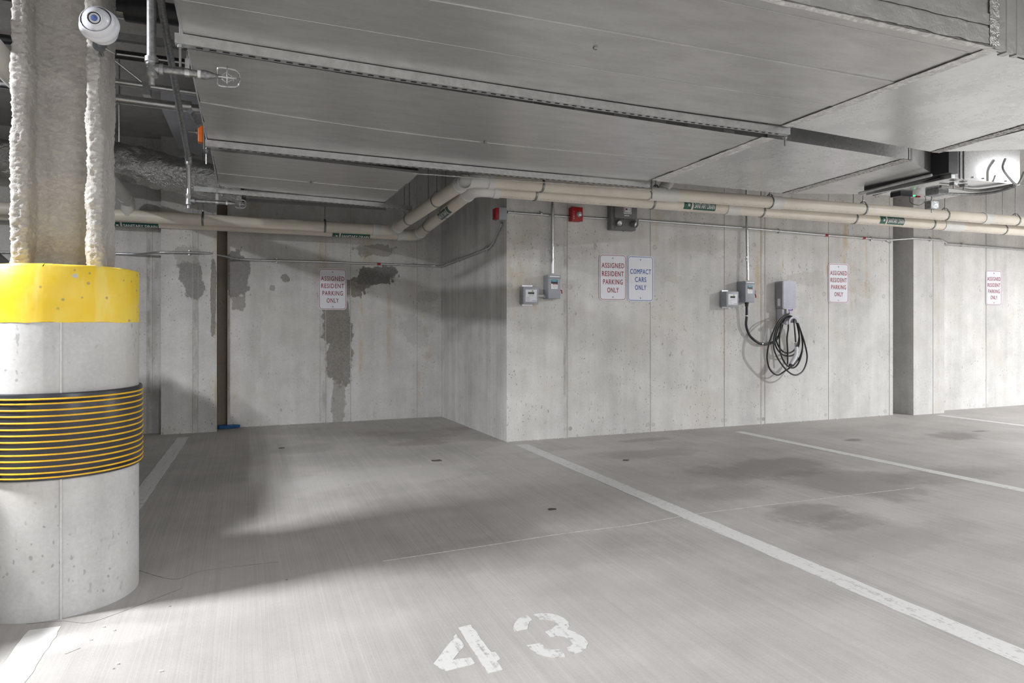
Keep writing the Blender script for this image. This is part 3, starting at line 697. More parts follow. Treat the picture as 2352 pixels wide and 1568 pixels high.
# foil tape strips along near side
def wavy(p0, p1, up, wd, name, mat, parent, amp=.004, N_=40, th=.003):
    p0, p1, up = Vector(p0), Vector(p1), Vector(up); d = (p1 - p0); nrm_ = d.normalized().cross(up).normalized(); vs_ = []; fs_ = []; W = 5
    for i in range(N_ + 1):
        for k in range(W + 1):
            t_ = i / N_; s_ = k / W - .5
            q = p0 + d * t_ + up * (s_ * wd + (noise.noise(Vector((t_ * 30, k, 1.7))) * amp * 1.5 if k in (0, W) else 0.0))
            vs_.append(q + nrm_ * (noise.fractal(q * 30, 1, 2, 3) * min(amp * .6, .0011)))
        if i:
            for k in range(W): a_ = (i - 1) * (W + 1) + k; fs_.append((a_, a_ + 1, a_ + W + 2, a_ + W + 1))
    b = MB(); b.add(vs_, fs_, True); o = b.build(name, mat, parent, ang=180, recalc=False)
    m_ = o.modifiers.new('s', 'SOLIDIFY'); m_.thickness = th; m_.offset = 0; m_.use_rim = False; return o
wavy((1.0, 1.9325, ZA + .035), (2.97, 1.9325, ZA + .035), (0, 0, 1), .07, 'foil_tape', Mm['foil2'], dA, .005, 90)
wavy((1.0, 1.95, ZA - .0022), (2.97, 1.955, ZA - .0022), (0, 1, 0), .03, 'foil_tape', Mm['tape'], dA, .003, 90)
wavy((1.0, 1.9325, ZA + .105), (2.97, 1.9325, ZA + .105), (0, 0, 1), .05, 'foil_tape', Mm['foil2'], dA, .003, 90)
wavy((2.96, 1.931, ZA - .0), (2.96, 1.931, ZA + .3), (1, 0, 0), .06, 'foil_tape', Mm['foil'], dA, .004, 40)
# transition joint tape at X~3
wavy((2.99, 1.95, ZA - .0022), (3.02, fA(3.0), ZA - .0022), (1, 0, 0), .075, 'joint_tape', Mm['tape'], dA, .002, 60)
# A, second section
s2 = [atz(2300, 118, ZA), atz(2352, 132, ZA), atz(2352, 292, ZA), atz(2145, 350, ZA), atz(1818, 293, ZA), atz(2262, 113, ZA)]
b = MB(); P2_ = [Vector((2.99, 1.965, ZA)), Vector((3.9, 2.05, ZA)), Vector((4.36, 2.45, ZA)), Vector((4.40, 3.30, ZA)), Vector((2.995, fA(3.0), ZA))]
b.prism(P2_, (0, 0, .33)); dA2 = b.build('duct_section', Mm['galv2'], dA); dA2['label'] = 'scuffed lighter duct section past the taped joint'
wavy(atz(2148, 350, ZA - .0022), atz(2400, 277, ZA - .0022), (1, 0, 0), .08, 'joint_tape', Mm['tape2'], dA, .004, 60)
b = MB(); q = [atz(2150, 353, ZA), atz(2165, 346, ZA), atz(2400, 343, ZA), Vector((5.6, 2.2, ZA)), Vector((4.42, 2.3, ZA))]
b.prism([Vector((4.43, 2.4, ZA)), Vector((6.2, 2.2, ZA)), Vector((6.2, atz(2380, 343, ZA).y - .25, ZA)), atz(2352, 343, ZA), Vector((4.46, 3.28, ZA))], (0, 0, .33)); b.build('duct_section', Mm['galv2'], dA)
# ribbed vertical corner of the fitting
b = MB()
for k, (px, w_) in enumerate(((2308, .02), (2332, .016))):
    p = atd(px, 126, 2.97 + .02 * k); b.box((p.x - w_, p.y - w_, ZA - .004), (p.x + w_, p.y + w_, ZA + .34))
b.build('standing_corner', Mm['foil2'], dA)
b = MB(); b.box((3.0, 1.955, ZA), (3.95, 1.975, ZA + .34)); b.build('near_side', Mm['foil2'], dA)
rebase(dA)

# duct B
dB = thing('air_duct', 'wide galvanised air duct in the middle, between the two long struts', 'duct', 'galvanised ducts under the ceiling')
bE = [quadfit(B2((440, 112), (1000, 205), (1450, 270), (1755, 318))), quadfit(B2((446, 182), (1000, 268), (1450, 327), (1658, 339))), quadfit(B2((468, 237), (1000, 312), (1300, 350), (1590, 367))),
      quadfit(B2((475, 283), (1000, 347), (1300, 378), (1540, 391))), quadfit(B2((478, 322), (1000, 376), (1260, 400), (1500, 416)))]
XR = lambda f: 3.06
for i in range(4):
    strip(bE[i], bE[i + 1], -.222, 3.05, -.215, 3.07, ZB + (.003 if i % 2 else 0), .02, 'duct_panel', Mm['galv'], dB, 14, (.0015, -.001, .0015, -.001)[i])
b = MB()
for k in range(12):
    xa = -.22 + 3.27 * k / 12; xb = -.22 + 3.27 * (k + 1) / 12
    b.quad((xa, bE[0](xa), ZB), (xb, bE[0](xb), ZB), (xb, bE[0](xb), ZB + .3), (xa, bE[0](xa), ZB + .3))
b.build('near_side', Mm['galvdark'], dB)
b = MB(); b.box((-.226, bE[0](-.2), ZB - .004), (-.219, bE[4](-.2), ZB + .3)); b.build('end_side', Mm['galv2'], dB)
b = MB(); b.box((-.22, bE[0](-.2), ZB + .29), (3.05, 4.75, ZB + .3)); b.build('top_sheet', Mm['galvdark'], dB)
b = MB()
for k in range(12):
    xa = -.22 + 3.27 * k / 12; xb = -.22 + 3.27 * (k + 1) / 12
    b.quad((xa, bE[4](xa), ZB), (xb, bE[4](xb), ZB), (xb, bE[4](xb), ZB + .3), (xa, bE[4](xa), ZB + .3))
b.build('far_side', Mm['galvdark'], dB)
wavy(atz(1765, 316, ZB - .0022), atz(1508, 414, ZB - .0022), (1, 0, 0), .10, 'joint_tape', Mm['tape'], dB, .004, 60)
s2 = [atz(1763, 316, ZB), atz(2086, 367, ZB), atz(1808, 445, ZB), atz(1507, 416, ZB)]
b = MB(); b.prism(s2, (0, 0, .3)); b.build('duct_section', Mm['galv2'], dB)['label'] = 'speckled duct section past the taped joint'
wavy(atz(2086, 366, ZB - .0022), atz(1805, 445, ZB - .0022), (1, 0, 0), .10, 'joint_tape', Mm['tape2'], dB, .005, 60)
s3 = [atz(2088, 367, ZB), atz(2141, 398, ZB), atz(1978, 446, ZB), atz(1811, 444, ZB)]
b = MB(); b.prism(s3, (0, 0, .3)); b.build('duct_section', Mm['galv'], dB)
p = atz(2092, 370, ZB); q = atz(2141, 398, ZB)
b = MB(); b.box((p.x - .02, p.y - .012, ZB), (p.x, p.y, ZB + .3)); b.build('drive_cleat', Mm['galvdark'], dB)
b = MB(); b.tube([q, atz(1978, 447, ZB)], .012, 8); b.build('edge_angle', Mm['galv2'], dB)
for px, py in ((1640, 452), (1700, 320), (1905, 333)): pass
wavy(atz(948, 398, ZB - .045), atz(1500, 436, ZB - .05), (0, 1, 0), .03, 'ragged_tape', Mm['tape'], dB, .006, 90)
rebase(dB)

# duct C
dC = thing('air_duct', 'galvanised air duct section farthest back, ending short on the right', 'duct', 'galvanised ducts under the ceiling')
cE = [quadfit(B2((485, 345), (720, 370), (958, 398))), quadfit(B2((490, 375), (700, 396), (925, 420))), quadfit(B2((498, 398), (700, 418), (905, 437))), quadfit(B2((502, 412), (700, 432), (893, 452))), quadfit(B2((507, 428), (700, 448), (885, 468)))]
for i in range(4):
    strip(cE[i], cE[i + 1], -.205 + .003 * i, 1.26, -.20 + .003 * i, 1.265, ZB + (.003 if i % 2 else 0), .02, 'duct_panel', Mm['galv'], dC, 8, random.uniform(-.006, .006))
b = MB(); b.box((-.212, cE[0](-.2), ZB - .003), (-.204, cE[4](-.2), ZB + .3)); b.build('end_side', Mm['galv2'], dC)
b = MB(); b.box((1.262, 5.22, ZB), (1.27, cE[4](1.26), ZB + .3)); b.build('end_side', Mm['galvdark'], dC)
b = MB(); b.box((-.2, 5.1, ZB + .29), (1.26, 6.5, ZB + .3)); b.build('top_sheet', Mm['galvdark'], dC)
rebase(dC)
# screw buttons on ducts
for i, (px, py, Z, par) in enumerate(((1368, 111, ZA, dA), (1115, 327, ZB, dB), (716, 419, ZB, dC))):
    p = atz(px, py, Z - .004); b = MB(); b.lathe([(0, -.006), (.008, -.005), (.012, 0), (.012, .006)], p, (0, 0, 1), 14)
    o = b.build('access_plug', Mm['rod'], par); o.matrix_parent_inverse = Matrix.Translation(-par.location)

# struts: slotted channel profile
slotm = plain('slot shade', (0.012, 0.012, 0.012), .9)  # near-black for flat plates: shade inside the slots put into the colour
def strut(pxs, Z, name_label, hole_w=.028, pitch=.0508, ht=.041, dp=.041):
    P = [atz(a, b, Z + ht) for a, b in pxs]; fq = quadfit(P); x0, x1 = P[0].x, P[-1].x
    t_ = thing('strut_channel', name_label, 'strut', 'slotted trapeze struts under the ducts')
    N_ = 24; vs_ = []; fs_ = []
    prof = [(0, 0), (0, ht), (.008, ht), (.008, ht - .003), (.003, ht - .003), (.003, .003), (dp - .003, .003), (dp - .003, ht - .003), (dp - .008, ht - .003), (dp - .008, ht), (dp, ht), (dp, 0)]
    n_ = len(prof)
    for i in range(N_ + 1):
        x = x0 + (x1 - x0) * i / N_
        for (y, z) in prof: vs_.append(Vector((x, fq(x) + y, Z + z)))
        if i:
            for k in range(n_): a_ = (i - 1) * n_; b_ = i * n_; fs_.append((a_ + k, a_ + (k + 1) % n_, b_ + (k + 1) % n_, b_ + k))
    b = MB(); b.add(vs_, fs_); b.build('channel', Mm['strut'], t_)
    x = x0 + .09; sm_ = None
    while x < x1 - .05:
        if sm_ is None:
            sl = MB(); pts = []
            for a_ in range(10):
                an = 2 * PI * (a_ + .5) / 10; pts.append(Vector((math.cos(an) * .006 + (hole_w / 2 - .006) * (1 if math.cos(an) > 0 else -1), math.sin(an) * .006, -.0012)))
            sl.prism(pts, (0, 0, .001)); o = sl.build('slot', slotm, t_); sm_ = o.data
        else:
            o = bpy.data.objects.new('slot', sm_); C.objects.link(o); o.parent = t_
        o.location = (x, fq(x) + dp / 2, Z); x += pitch
    rebase(t_); return fq, x0, x1
f1 = strut([(401, 74.5), (1000, 171), (1450, 242), (1816, 293)], ZA - .043, 'long slotted strut channel nearest the camera, under the near duct')
f2 = strut([(471, 320), (1000, 374), (1260, 398), (1493, 418.6)], ZB - .043, 'long slotted strut channel in the middle with an orange bracket at its left end')
f3 = strut([(445, 427), (883, 466), (947, 472)], ZB - .043, 'shorter strut channel farthest back, near the back wall')
# rear flat bar under duct C
b = MB(); pts = [atz(522, 455, ZB + .02), atz(700, 470, ZB + .02), atz(880, 483, ZB + .02)]
b.box((pts[0].x, pts[0].y, ZB + .0), (pts[2].x, pts[0].y + .02, ZB + .03)); tag(b.build('angle_bar', Mm['galvdark']), 'thin grey angle bar behind the farthest strut', 'bar')

def rod(p, z1, name='threaded_rod', label=None, r=.0048, parent=None, low=.05):
    b = MB(); p = Vector(p); b.tube([(p.x, p.y, p.z - low), (p.x, p.y, z1)], r, 8); o = b.build(name, Mm['rod'], parent)
    if label: tag(o, label, 'rod', 'threaded hanger rods')
    return o
def nutrod(p, label, low=.06):
    t_ = thing('threaded_rod', label, 'rod', 'threaded hanger rods'); p = Vector(p)
    rod(p, CZ, 'rod', None, .005, t_, low); b = MB(); b.lathe([(0, -.012), (.011, -.012), (.011, 0), (.018, 0), (.018, .003), (0, .003)], p, (0, 0, 1), 6); b.build('nut', Mm['strut'], t_); rebase(t_)
for (px, py, Z, lab, low) in ((414, 103, ZA - .045, 'threaded rod and nut at the left end of the nearest strut', .09), (474, 345, ZB - .045, 'threaded rod with coppery tip at the left end of the middle strut', .09), (1803, 316, ZA - .045, 'threaded rod at the right end of the nearest strut', .05), (1497, 440, ZB - .045, 'threaded rod at the right end of the middle strut', .06), (929, 482, ZB - .045, 'threaded rod at the right end of the farthest strut', .05)):
    p = atz(px, py, Z); nutrod(p, lab, low)

# ---------------- rooftop box duct on the right (fan box)
vb = thing('fan_box', 'shiny galvanised fan box hanging at the right with wiring underneath', 'air unit')
ZV = HC + 1.10
b = MB(); b.box((5.03, 3.60, ZV), (5.83, 4.32, ZV + .42), bev=.004); b.build('casing', Mm['galv2'], vb)
for px in (2204, 2213): 
    p = aty(px, 400, 3.6); b = MB(); b.box((p.x - .004, 3.592, ZV - .004), (p.x + .004, 3.6, ZV + .42)); b.build('standing_seam', Mm['galvdark'], vb)
b = MB(); b.box((4.93, 3.55, ZV + .02), (5.03, 4.3, ZV + .40)); b.build('dark_collar', Mm['black'], vb)
b = MB(); b.box((5.0, 3.58, ZV - .01), (5.04, 4.34, ZV + .41)); b.build('flange', Mm['strut'], vb)
b = MB(); q = [atz(2143, 400, ZB), atz(2160, 405, ZB)]
p = atz(2080, 452, ZV - .03); b.box((p.x - .12, p.y - .05, ZV - .035), (p.x + .02, p.y + .05, ZV)); b.build('controller', Mm['black'], vb)
p = atz(2152, 443, ZV - .03); b = MB(); b.box((p.x - .06, p.y - .06, ZV - .05), (p.x + .06, p.y + .06, ZV), bev=.004); b.build('junction_box', Mm['pipegalv'], vb)
p = atz(2100, 448, ZV - .036); b = MB(); b.box((p.x - .006, p.y - .006, p.z - .01), (p.x + .006, p.y + .006, p.z)); n = NT('green status light'); n.fin((0, .3, .05), .4); n.b.inputs['Emission Color'].default_value = (0.05, 1, .3, 1); n.b.inputs['Emission Strength'].default_value = 1.5; b.build('status_light', n.m, vb)
p2 = atz(2108, 450, ZV - .036); b = MB(); b.box((p2.x - .02, p2.y - .01, p2.z - .012), (p2.x + .02, p2.y + .01, p2.z)); b.build('wire_nut', Mm['alarm'], vb)
def pc(pxs, z, r, name, mat, par):
    b = MB(); b.tube(spline([atz(a, b_, z) for a, b_ in pxs], 8), r, 8); return b.build(name, mat, par)
pc([(2165, 444), (2200, 446), (2240, 446), (2290, 440), (2330, 428)], ZV - .04, .012, 'flexible_conduit', Mm['pipegalv'], vb)
pc([(2160, 428), (2200, 432), (2240, 438), (2290, 432), (2330, 424)], ZV - .02, .012, 'flexible_conduit', Mm['galvdark'], vb)
b = MB(); b.tube(spline([aty(2309, 365, 3.56), aty(2303, 385, 3.55), aty(2315, 405, 3.53), aty(2335, 424, 3.5), aty(2346, 410, 3.5), aty(2352, 395, 3.5)], 8), .009, 8); b.build('flexible_conduit', Mm['strut'], vb)
b = MB(); b.tube(spline([atz(2090, 448, ZV - .03), atz(2092, 465, ZV - .10), atz(2112, 471, ZV - .12), atz(2126, 460, ZV - .06), atz(2124, 450, ZV - .03)], 8), .0025, 6); b.build('wire', Mm['black'], vb)
for px in (2236, 2260, 2312): 
    p = aty(px, 738 - (ZV - HC) * F / (3.6 / DD(px)[1]) - 4, 3.595); b = MB(); b.lathe([(0, -.01), (.006, -.01), (.006, 0)], (p.x, 3.6, ZV + .02), (0, 1, 0), 6); b.build('bolt', Mm['strut'], vb)
for px, py in ((2213, 428), (2190, 424)):
    p = atz(px, py, ZV - .03); b = MB(); b.box((p.x - .02, p.y - .02, p.z - .005), (p.x + .02, p.y + .02, p.z + .02)); b.tube([(p.x, p.y, p.z - .03), (p.x, p.y, p.z + .02)], .005, 6); b.build('mount_clip', Mm['pipegalv'], vb)
# long rails under it
for a_, c_, r_ in (((1973, 444), (2140, 402), .012), ((2005, 447), (2160, 408), .010)):
    b = MB(); P = [atz(*a_, ZV + .005), atz(*c_, ZV + .005)]; b.box((0, 0, 0), (0, 0, 0)); b = MB(); b.tube(P, r_, 4); b.build('support_rail', Mm['strut'] if r_ > .011 else Mm['black'], vb)
p = atz(2140, 470, ZV - .08); b = MB(); b.box((p.x - .05, p.y - .03, p.z - .04), (p.x + .05, p.y + .03, p.z + .03), bev=.004); b.tube([(p.x, p.y, p.z - .07), (p.x, p.y, ZV)], .005, 6); b.build('clamp', Mm['pipegalv'], vb)
rebase(vb)
# ================================================================== DRAIN PIPES
R = .057
def hanger(p, axis, label, z1=CZ, r=R, two=False, off=0.0, rodlen=True):
    t_ = thing('pipe_hanger', label, 'hanger', 'loop hangers holding the drain pipes'); p = Vector(p); ax = Vector(axis).normalized()
    b = MB(); u = ax.cross(Vector((0, 0, 1))).normalized(); vs_ = []
    rr = r + .003; seg = 28; pts = []
    for k in range(seg):
        a_ = 2 * PI * k / seg; y_ = math.sin(a_) * rr; x_ = math.cos(a_) * rr
        if y_ > rr * .75: y_ = rr * .75 + (y_ - rr * .75) * 2.4
        pts.append(p + u * x_ + Vector((0, 0, y_)))
    for i, q in enumerate(pts):
        for s_ in (-.009, .009): vs_.append(q + ax * s_)
    fs_ = [(2 * i, 2 * i + 1, (2 * i + 3) % (2 * seg), (2 * i + 2) % (2 * seg)) for i in range(seg)]
    b.add(vs_, fs_, True); o = b.build('band', Mm['band'], t_, recalc=False); m_ = o.modifiers.new('s', 'SOLIDIFY'); m_.thickness = .0025; m_.offset = 1
    top = p.z + rr * 1.3
    b = MB(); b.lathe([(0, 0), (.010, 0), (.010, .012), (0, .012)], (p.x, p.y, top), (0, 0, 1), 6); b.build('nut', Mm['strut'], t_)
    b = MB(); b.tube([(p.x, p.y, top - .02), (p.x, p.y, z1)], .0045, 8); b.build('rod', Mm['rod'], t_); rebase(t_); return t_
def pipelabel(parent, c0, axis, ang, length, hgt, text='SANITARY DRAIN', arrow=True, flip=False, r=R):
    """green wrap label whose text follows the cylinder; ang = angle below horizontal facing -Y"""
    ax = Vector(axis).normalized(); c0 = Vector(c0); out0 = Vector((0, 0, 1)).cross(ax).normalized()
    if out0.y > 0 and abs(out0.y) > .3: out0 = -out0
    if abs(out0.y) <= .3 and out0.x < 0: pass
    upv = Vector((0, 0, 1))
    def mp(s_, h_, dr):
        a_ = -ang + h_ / r
        return c0 + ax * s_ + (out0 * math.cos(a_) + upv * math.sin(a_)) * (r + dr)
    def patch(s0, s1, nm):
        b = MB(); N_ = 8; vs_ = []; fs_ = []
        for j in range(N_ + 1):
            for s_ in (s0, s1): vs_.append(mp(s_, (j / N_ - .5) * hgt, .0012))
            if j: fs_.append((2 * j - 2, 2 * j - 1, 2 * j + 1, 2 * j))
        b.add(vs_, fs_, True); return b.build(nm, Mm['green'], parent, recalc=False)
    aw = hgt * 1.0 if arrow else 0
    lb = patch(-length / 2 + aw * 1.25, length / 2, 'green_label'); lb['label'] = 'green label reading SANITARY DRAIN'
    vs2, fs2 = textmesh(text, hgt * .78, 1.0, .0012, cuts=7)
    w_ = max(v[0] for v in vs2) - min(v[0] for v in vs2); sc = (length - aw * 1.25 - .02) / w_
    cxx = (-length / 2 + aw * 1.25 + length / 2) / 2
    b = MB(); b.add([mp(cxx + v[0] * sc, v[1] - hgt * .28, .0022 + v[2]) for v in vs2], fs2); b.build('lettering', Mm['white'], lb, recalc=False)
    if arrow:
        la = patch(-length / 2, -length / 2 + aw, 'green_label')
        ca = -length / 2 + aw / 2; q = aw * .3
        pts = [(ca - q, 0), (ca, q), (ca, q * .45), (ca + q, q * .45), (ca + q, -q * .45), (ca, -q * .45), (ca, -q)]
        b = MB(); b.add([mp(x, y, .0022) for x, y in pts], [tuple(range(7))]); b.build('arrow', Mm['white'], la, recalc=False)
def sleeve(parent, a_, b_, mat=None, r=R * 1.13, r2=None):
    a_, b_ = Vector(a_), Vector(b_); d = (b_ - a_); L = d.length
    b = MB(); b.lathe([(R * .99, 0), (r, .0), (r, L * .12), (r * .985, L * .14), (r * .985, L * .86), (r, L * .88), (r, L), (R * .99, L)], a_, d, 28); return b.build('coupling', mat or Mm['pvcw'], parent)
Y1, Y2 = 5.20, 5.38
P1r = [aty(px, py, Y1) for px, py in ((1160, 419), (1600, 443), (2352, 508))]; P2r = [aty(px, py, Y2) for px, py in ((1200, 442.5), (1600, 471), (2352, 531))]
z1a, z1b = P1r[0].z, P1r[2].z; z2a, z2b = P2r[0].z, P2r[2].z
XE = 12.0
def zl(P, x): a_, b_ = P[0], P[-1]; return a_.z + (b_.z - a_.z) * (x - a_.x) / (b_.x - a_.x)
c1 = [Vector((-6, 7.35, 2.165)), Vector((1.50, 7.35, 2.108)), Vector((1.67, 5.2, z1a)), Vector((XE, 5.2, zl(P1r, XE)))]
c2 = [Vector((-6, 7.50, 2.12)), Vector((1.80, 7.50, 2.085)), Vector((1.78, 5.38, zl(P2r, 1.78))), Vector((XE, 5.38, zl(P2r, XE)))]
dp1 = thing('drain_pipe', 'upper cream plastic drain pipe running the full width, nearer the camera', 'pipe', 'cream sanitary drain pipes')
dp2 = thing('drain_pipe', 'lower cream plastic drain pipe with green labels, nearer the wall', 'pipe', 'cream sanitary drain pipes')
for c_, dp_, fr in ((c1, dp1, .16), (c2, dp2, .16)):
    b = MB(); b.tube(fillet(c_, fr, 10), R, 28); b.build('pipe_run', Mm['pvc'], dp_)
    # elbows: thicker white fittings at the two bends
    for i in (1, 2):
        A_, B_, D_ = c_[i - 1], c_[i], c_[i + 1]
        a_ = B_ + (A_ - B_).normalized() * .21; d_ = B_ + (D_ - B_).normalized() * .21
        b = MB(); b.tube(fillet([a_, B_, d_], .16, 10), R * 1.06, 28, caps=True); b.build('elbow', Mm['pvcw'], dp_)
        for e_, f_ in ((a_, (a_ - B_).normalized()), (d_, (d_ - B_).normalized())):
            b = MB(); b.lathe([(R, -.045), (R * 1.15, -.045), (R * 1.15, .01), (R, .01)], e_, f_, 28); b.build('hub', Mm['pvcw'], dp_)
# clean-out cap on upper pipe wye, branch
b = MB(); b.lathe([(0, -.06), (.05, -.06), (.055, -.05), (.055, .06)], c1[2] + Vector((-.02, .02, .0)), (-.3, -.7, -.35), 24); b.build('cleanout', Mm['pvcw'], dp1)
# vertical tee at px ~1530
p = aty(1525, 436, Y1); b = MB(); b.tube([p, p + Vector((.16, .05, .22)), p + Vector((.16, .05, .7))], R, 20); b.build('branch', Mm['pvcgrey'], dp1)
def onp(P, px, Y): x = wpx(px, Y); return Vector((x, Y, zl(P, x)))
for px0, px1, P, Y, dp_ in ((1490, 1553, P1r, Y1, dp1), (1768, 1792, P1r, Y1, dp1), (2255, 2272, P1r, Y1, dp1), (1665, 1692, P2r, Y2, dp2), (2163, 2205, P2r, Y2, dp2)):
    sleeve(dp_, onp(P, px0, Y), onp(P, px1, Y))
pipelabel(dp2, onp(P2r, 1600, Y2), (1, 0, 0), .10, .36, .085)
pipelabel(dp2, onp(P2r, 2040, Y2), (1, 0, 0), .10, .36, .085)
p = onp(P2r, 2400, Y2); pipelabel(dp2, p, (1, 0, 0), .10, .36, .085)
zc2 = lambda x: 2.12 + (2.085 - 2.12) * (x + 6) / 7.8
for px in (808, 310):
    x = wpx(px, 7.44); pipelabel(dp2, (x, 7.5, zc2(x)), (1, 0, 0), 1.05, .40, .07)
axd = (c2[2] - c2[1]).normalized(); pm = c2[1].lerp(c2[2], .62)
# diagonal label faces left and down
def difflabel():
    ax = -axd; c0 = pm; out0 = Vector((-1, 0, 0)); upv = Vector((0, 0, 1)); hg = .075; L = .36
    def mp(s_, h_, dr):
        a_ = -.75 + h_ / R; return c0 + ax * s_ + (Vector((-1, 0, 0)) * math.cos(a_) + upv * math.sin(a_)) * (R + dr)
    b = MB(); vs_ = []; fs_ = []
    for s0, s1 in ((-.18, -.11), (-.09, .18)):
        k0 = len(vs_)
        for j in range(9):
            for s_ in (s0, s1): vs_.append(mp(s_, (j / 8 - .5) * hg, .0012))
            if j: fs_.append((k0 + 2 * j - 2, k0 + 2 * j - 1, k0 + 2 * j + 1, k0 + 2 * j))
    b.add(vs_, fs_, True); lb = b.build('green_label', Mm['green'], dp2, recalc=False); lb['label'] = 'green label reading SANITARY DRAIN'
    vs2, fs2 = textmesh('SANITARY DRAIN', hg * .78, 1, .0012, cuts=7); w_ = max(v[0] for v in vs2) - min(v[0] for v in vs2)
    b = MB(); b.add([mp(.045 - v[0] * .25 / w_, v[1] - hg * .28, .0022 + v[2]) for v in vs2], fs2); b.build('lettering', Mm['white'], lb, recalc=False)
difflabel()
# dashes of print along the pipes
def dashes(dp_, P, Y, x0, x1, ang):
    b = MB(); x = x0
    while x < x1:
        L = random.choice((.01, .02, .03, .015)); z = zl(P, x)
        if random.random() < .8:
            vs_ = []
            for s_ in (x, x + L):
                for a_ in (ang, ang + .045): vs_.append((s_, Y - math.cos(a_) * (R + .0008), z - math.sin(a_) * (R + .0008)))
            b.add(vs_, [(0, 1, 3, 2)])
        x += L + random.choice((.008, .012, .05))
    b.build('printed_line', Mm['text'], dp_, recalc=False)
dashes(dp2, P2r, Y2, 2.0, 3.6, 1.0); dashes(dp2, P2r, Y2, 4.0, 8.5, 1.0); dashes(dp1, P1r, Y1, 3.4, 8.5, 1.0)
b = None
for (px, P, Y, lab) in ((1243, P1r, Y1, 'band on the upper drain pipe, above the fire alarm conduit'), (1228, P2r, Y2, 'band on the lower drain pipe, above the meter conduit'), (1506, P1r, Y1, 'wide band at the white tee of the upper drain pipe'), (1497, P2r, Y2, 'band on the lower drain pipe, left of the first wall label'),
                       (1768, P1r, Y1, 'band on the upper pipe above the left charger switch'), (1748, P2r, Y2, 'band on the lower pipe above the charger switch'), (1982, P1r, Y1, 'band on the upper pipe left of the pier'), (1960, P2r, Y2, 'band on the lower pipe left of the second label'),
                       (2170, P1r, Y1, 'band on the upper pipe above the pier'), (2138, P2r, Y2, 'band on the lower pipe above the pier'), (2332, P1r, Y1, 'rightmost band on the upper pipe'), (2303, P2r, Y2, 'rightmost band on the lower pipe')):
    hanger(onp(P, px, Y), (1, 0, 0), lab, CZ if px > 1900 or Y == Y2 else CZ)
zc1 = lambda x: 2.165 + (2.108 - 2.165) * (x + 6) / 7.5
for px, lab in ((466, 'band on the left drain pipe, under the lower sprinkler'), (746, 'band on the left drain pipe, above the leftmost sign')):
    x = wpx(px, 7.35); hanger((x, 7.35, zc1(x)), (1, 0, 0), lab)
for c_, fr, lab in ((c1, .28, 'lower loop hanger on the upper diagonal drain pipe'), (c1, .66, 'upper loop hanger on the upper diagonal drain pipe'), (c2, .26, 'lower loop hanger on the lower diagonal drain pipe'), (c2, .58, 'upper loop hanger on the lower diagonal drain pipe, beside its label')):
    p = c_[1].lerp(c_[2], fr); hanger(p, c_[2] - c_[1], lab)
rebase(dp1); rebase(dp2)
# branch drain at left running towards the camera
dp3 = thing('drain_pipe', 'pale plastic branch drain passing behind the column, seen on both sides of it', 'pipe', 'cream sanitary drain pipes')
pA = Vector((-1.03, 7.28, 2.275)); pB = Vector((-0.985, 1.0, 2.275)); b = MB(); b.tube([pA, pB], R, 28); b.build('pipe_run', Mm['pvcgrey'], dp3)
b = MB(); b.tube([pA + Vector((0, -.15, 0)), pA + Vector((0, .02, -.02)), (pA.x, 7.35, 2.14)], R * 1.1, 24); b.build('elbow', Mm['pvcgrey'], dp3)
p = pA.lerp(pB, .18); b = MB(); b.lathe([(R, -.003), (R * 1.05, -.003), (R * 1.05, .012), (R, .012)], p, pB - pA, 28); b.build('hub', Mm['pvcgrey'], dp3)
rebase(dp3)

# ================================================================== WALL CONDUITS
rc = .0115
def conduit(pts, label, r=rc, fr=.08, mat=None, straps=(), name='conduit', reds=()):
    t_ = thing(name, label, 'conduit', 'metal conduits on the walls'); P = fillet(pts, fr, 8); b = MB(); b.tube(P, r, 12); b.build('tube', mat or Mm['conduit'], t_)
    for (p, ax) in straps:
        p = Vector(p); b = MB(); b.lathe([(r, -.009), (r + .003, -.009), (r + .003, .009), (r, .009)], p, ax, 12); b.box((p.x - .008, p.y - .002, p.z - .026), (p.x + .008, p.y + .012, p.z + .026)); b.build('strap', Mm['strut'], t_)
    for (p, ax) in reds:
        b = MB(); b.lathe([(r, -.02), (r + .002, -.02), (r + .002, .02), (r, .02)], p, ax, 12); b.build('red_tape', Mm['alarm'], t_)
    rebase(t_); return t_
YW = 5.88
def w5(px, py): return aty(px, py, YW)
def w7(px, py, Y=7.74): return aty(px, py, Y)
retx = lambda y: 2.16 + (2.27 - 2.16) * (7.76 - y) / 1.86 - .02
def wret(px, py):
    # point on return wall face
    a, b_ = DD(px); best = None
    lo, hi = 1.0, 20.0
    for _ in range(50):
        d = (lo + hi) / 2
        if a * d < retx(b_ * d): lo = d
        else: hi = d
    return atd(px, py, d)
conduit([aty(-200, 577, 7.63), aty(265, 582, 7.63), aty(322, 584, 7.60), aty(362, 579, 7.495), aty(480, 581, 7.50), aty(556, 596, 7.74), w7(735, 601), w7(870, 606), w7(1000, 610.5), wret(1018, 610), wret(1128, 567), wret(1153, 512)],
        'long conduit on the left back wall, rising along the return wall to the corner box', straps=[(w7(635, 598), (1, 0, 0)), (aty(434, 580, 7.5), (1, 0, 0)), (w7(950, 608), (1, 0, 0)), (wret(1052, 597), (0, 1, 0)), (wret(1118, 571), (0, 1, 0))], reds=[(w7(870, 606), (1, 0, 0))])
conduit([w5(1166, 487), w5(1312, 498)], 'conduit between the corner box and the red fire alarm', straps=[(w5(1243, 490), (1, 0, 0))])
conduit([w5(1338, 499), w5(1404, 503)], 'short conduit between the fire alarm and the emergency light')
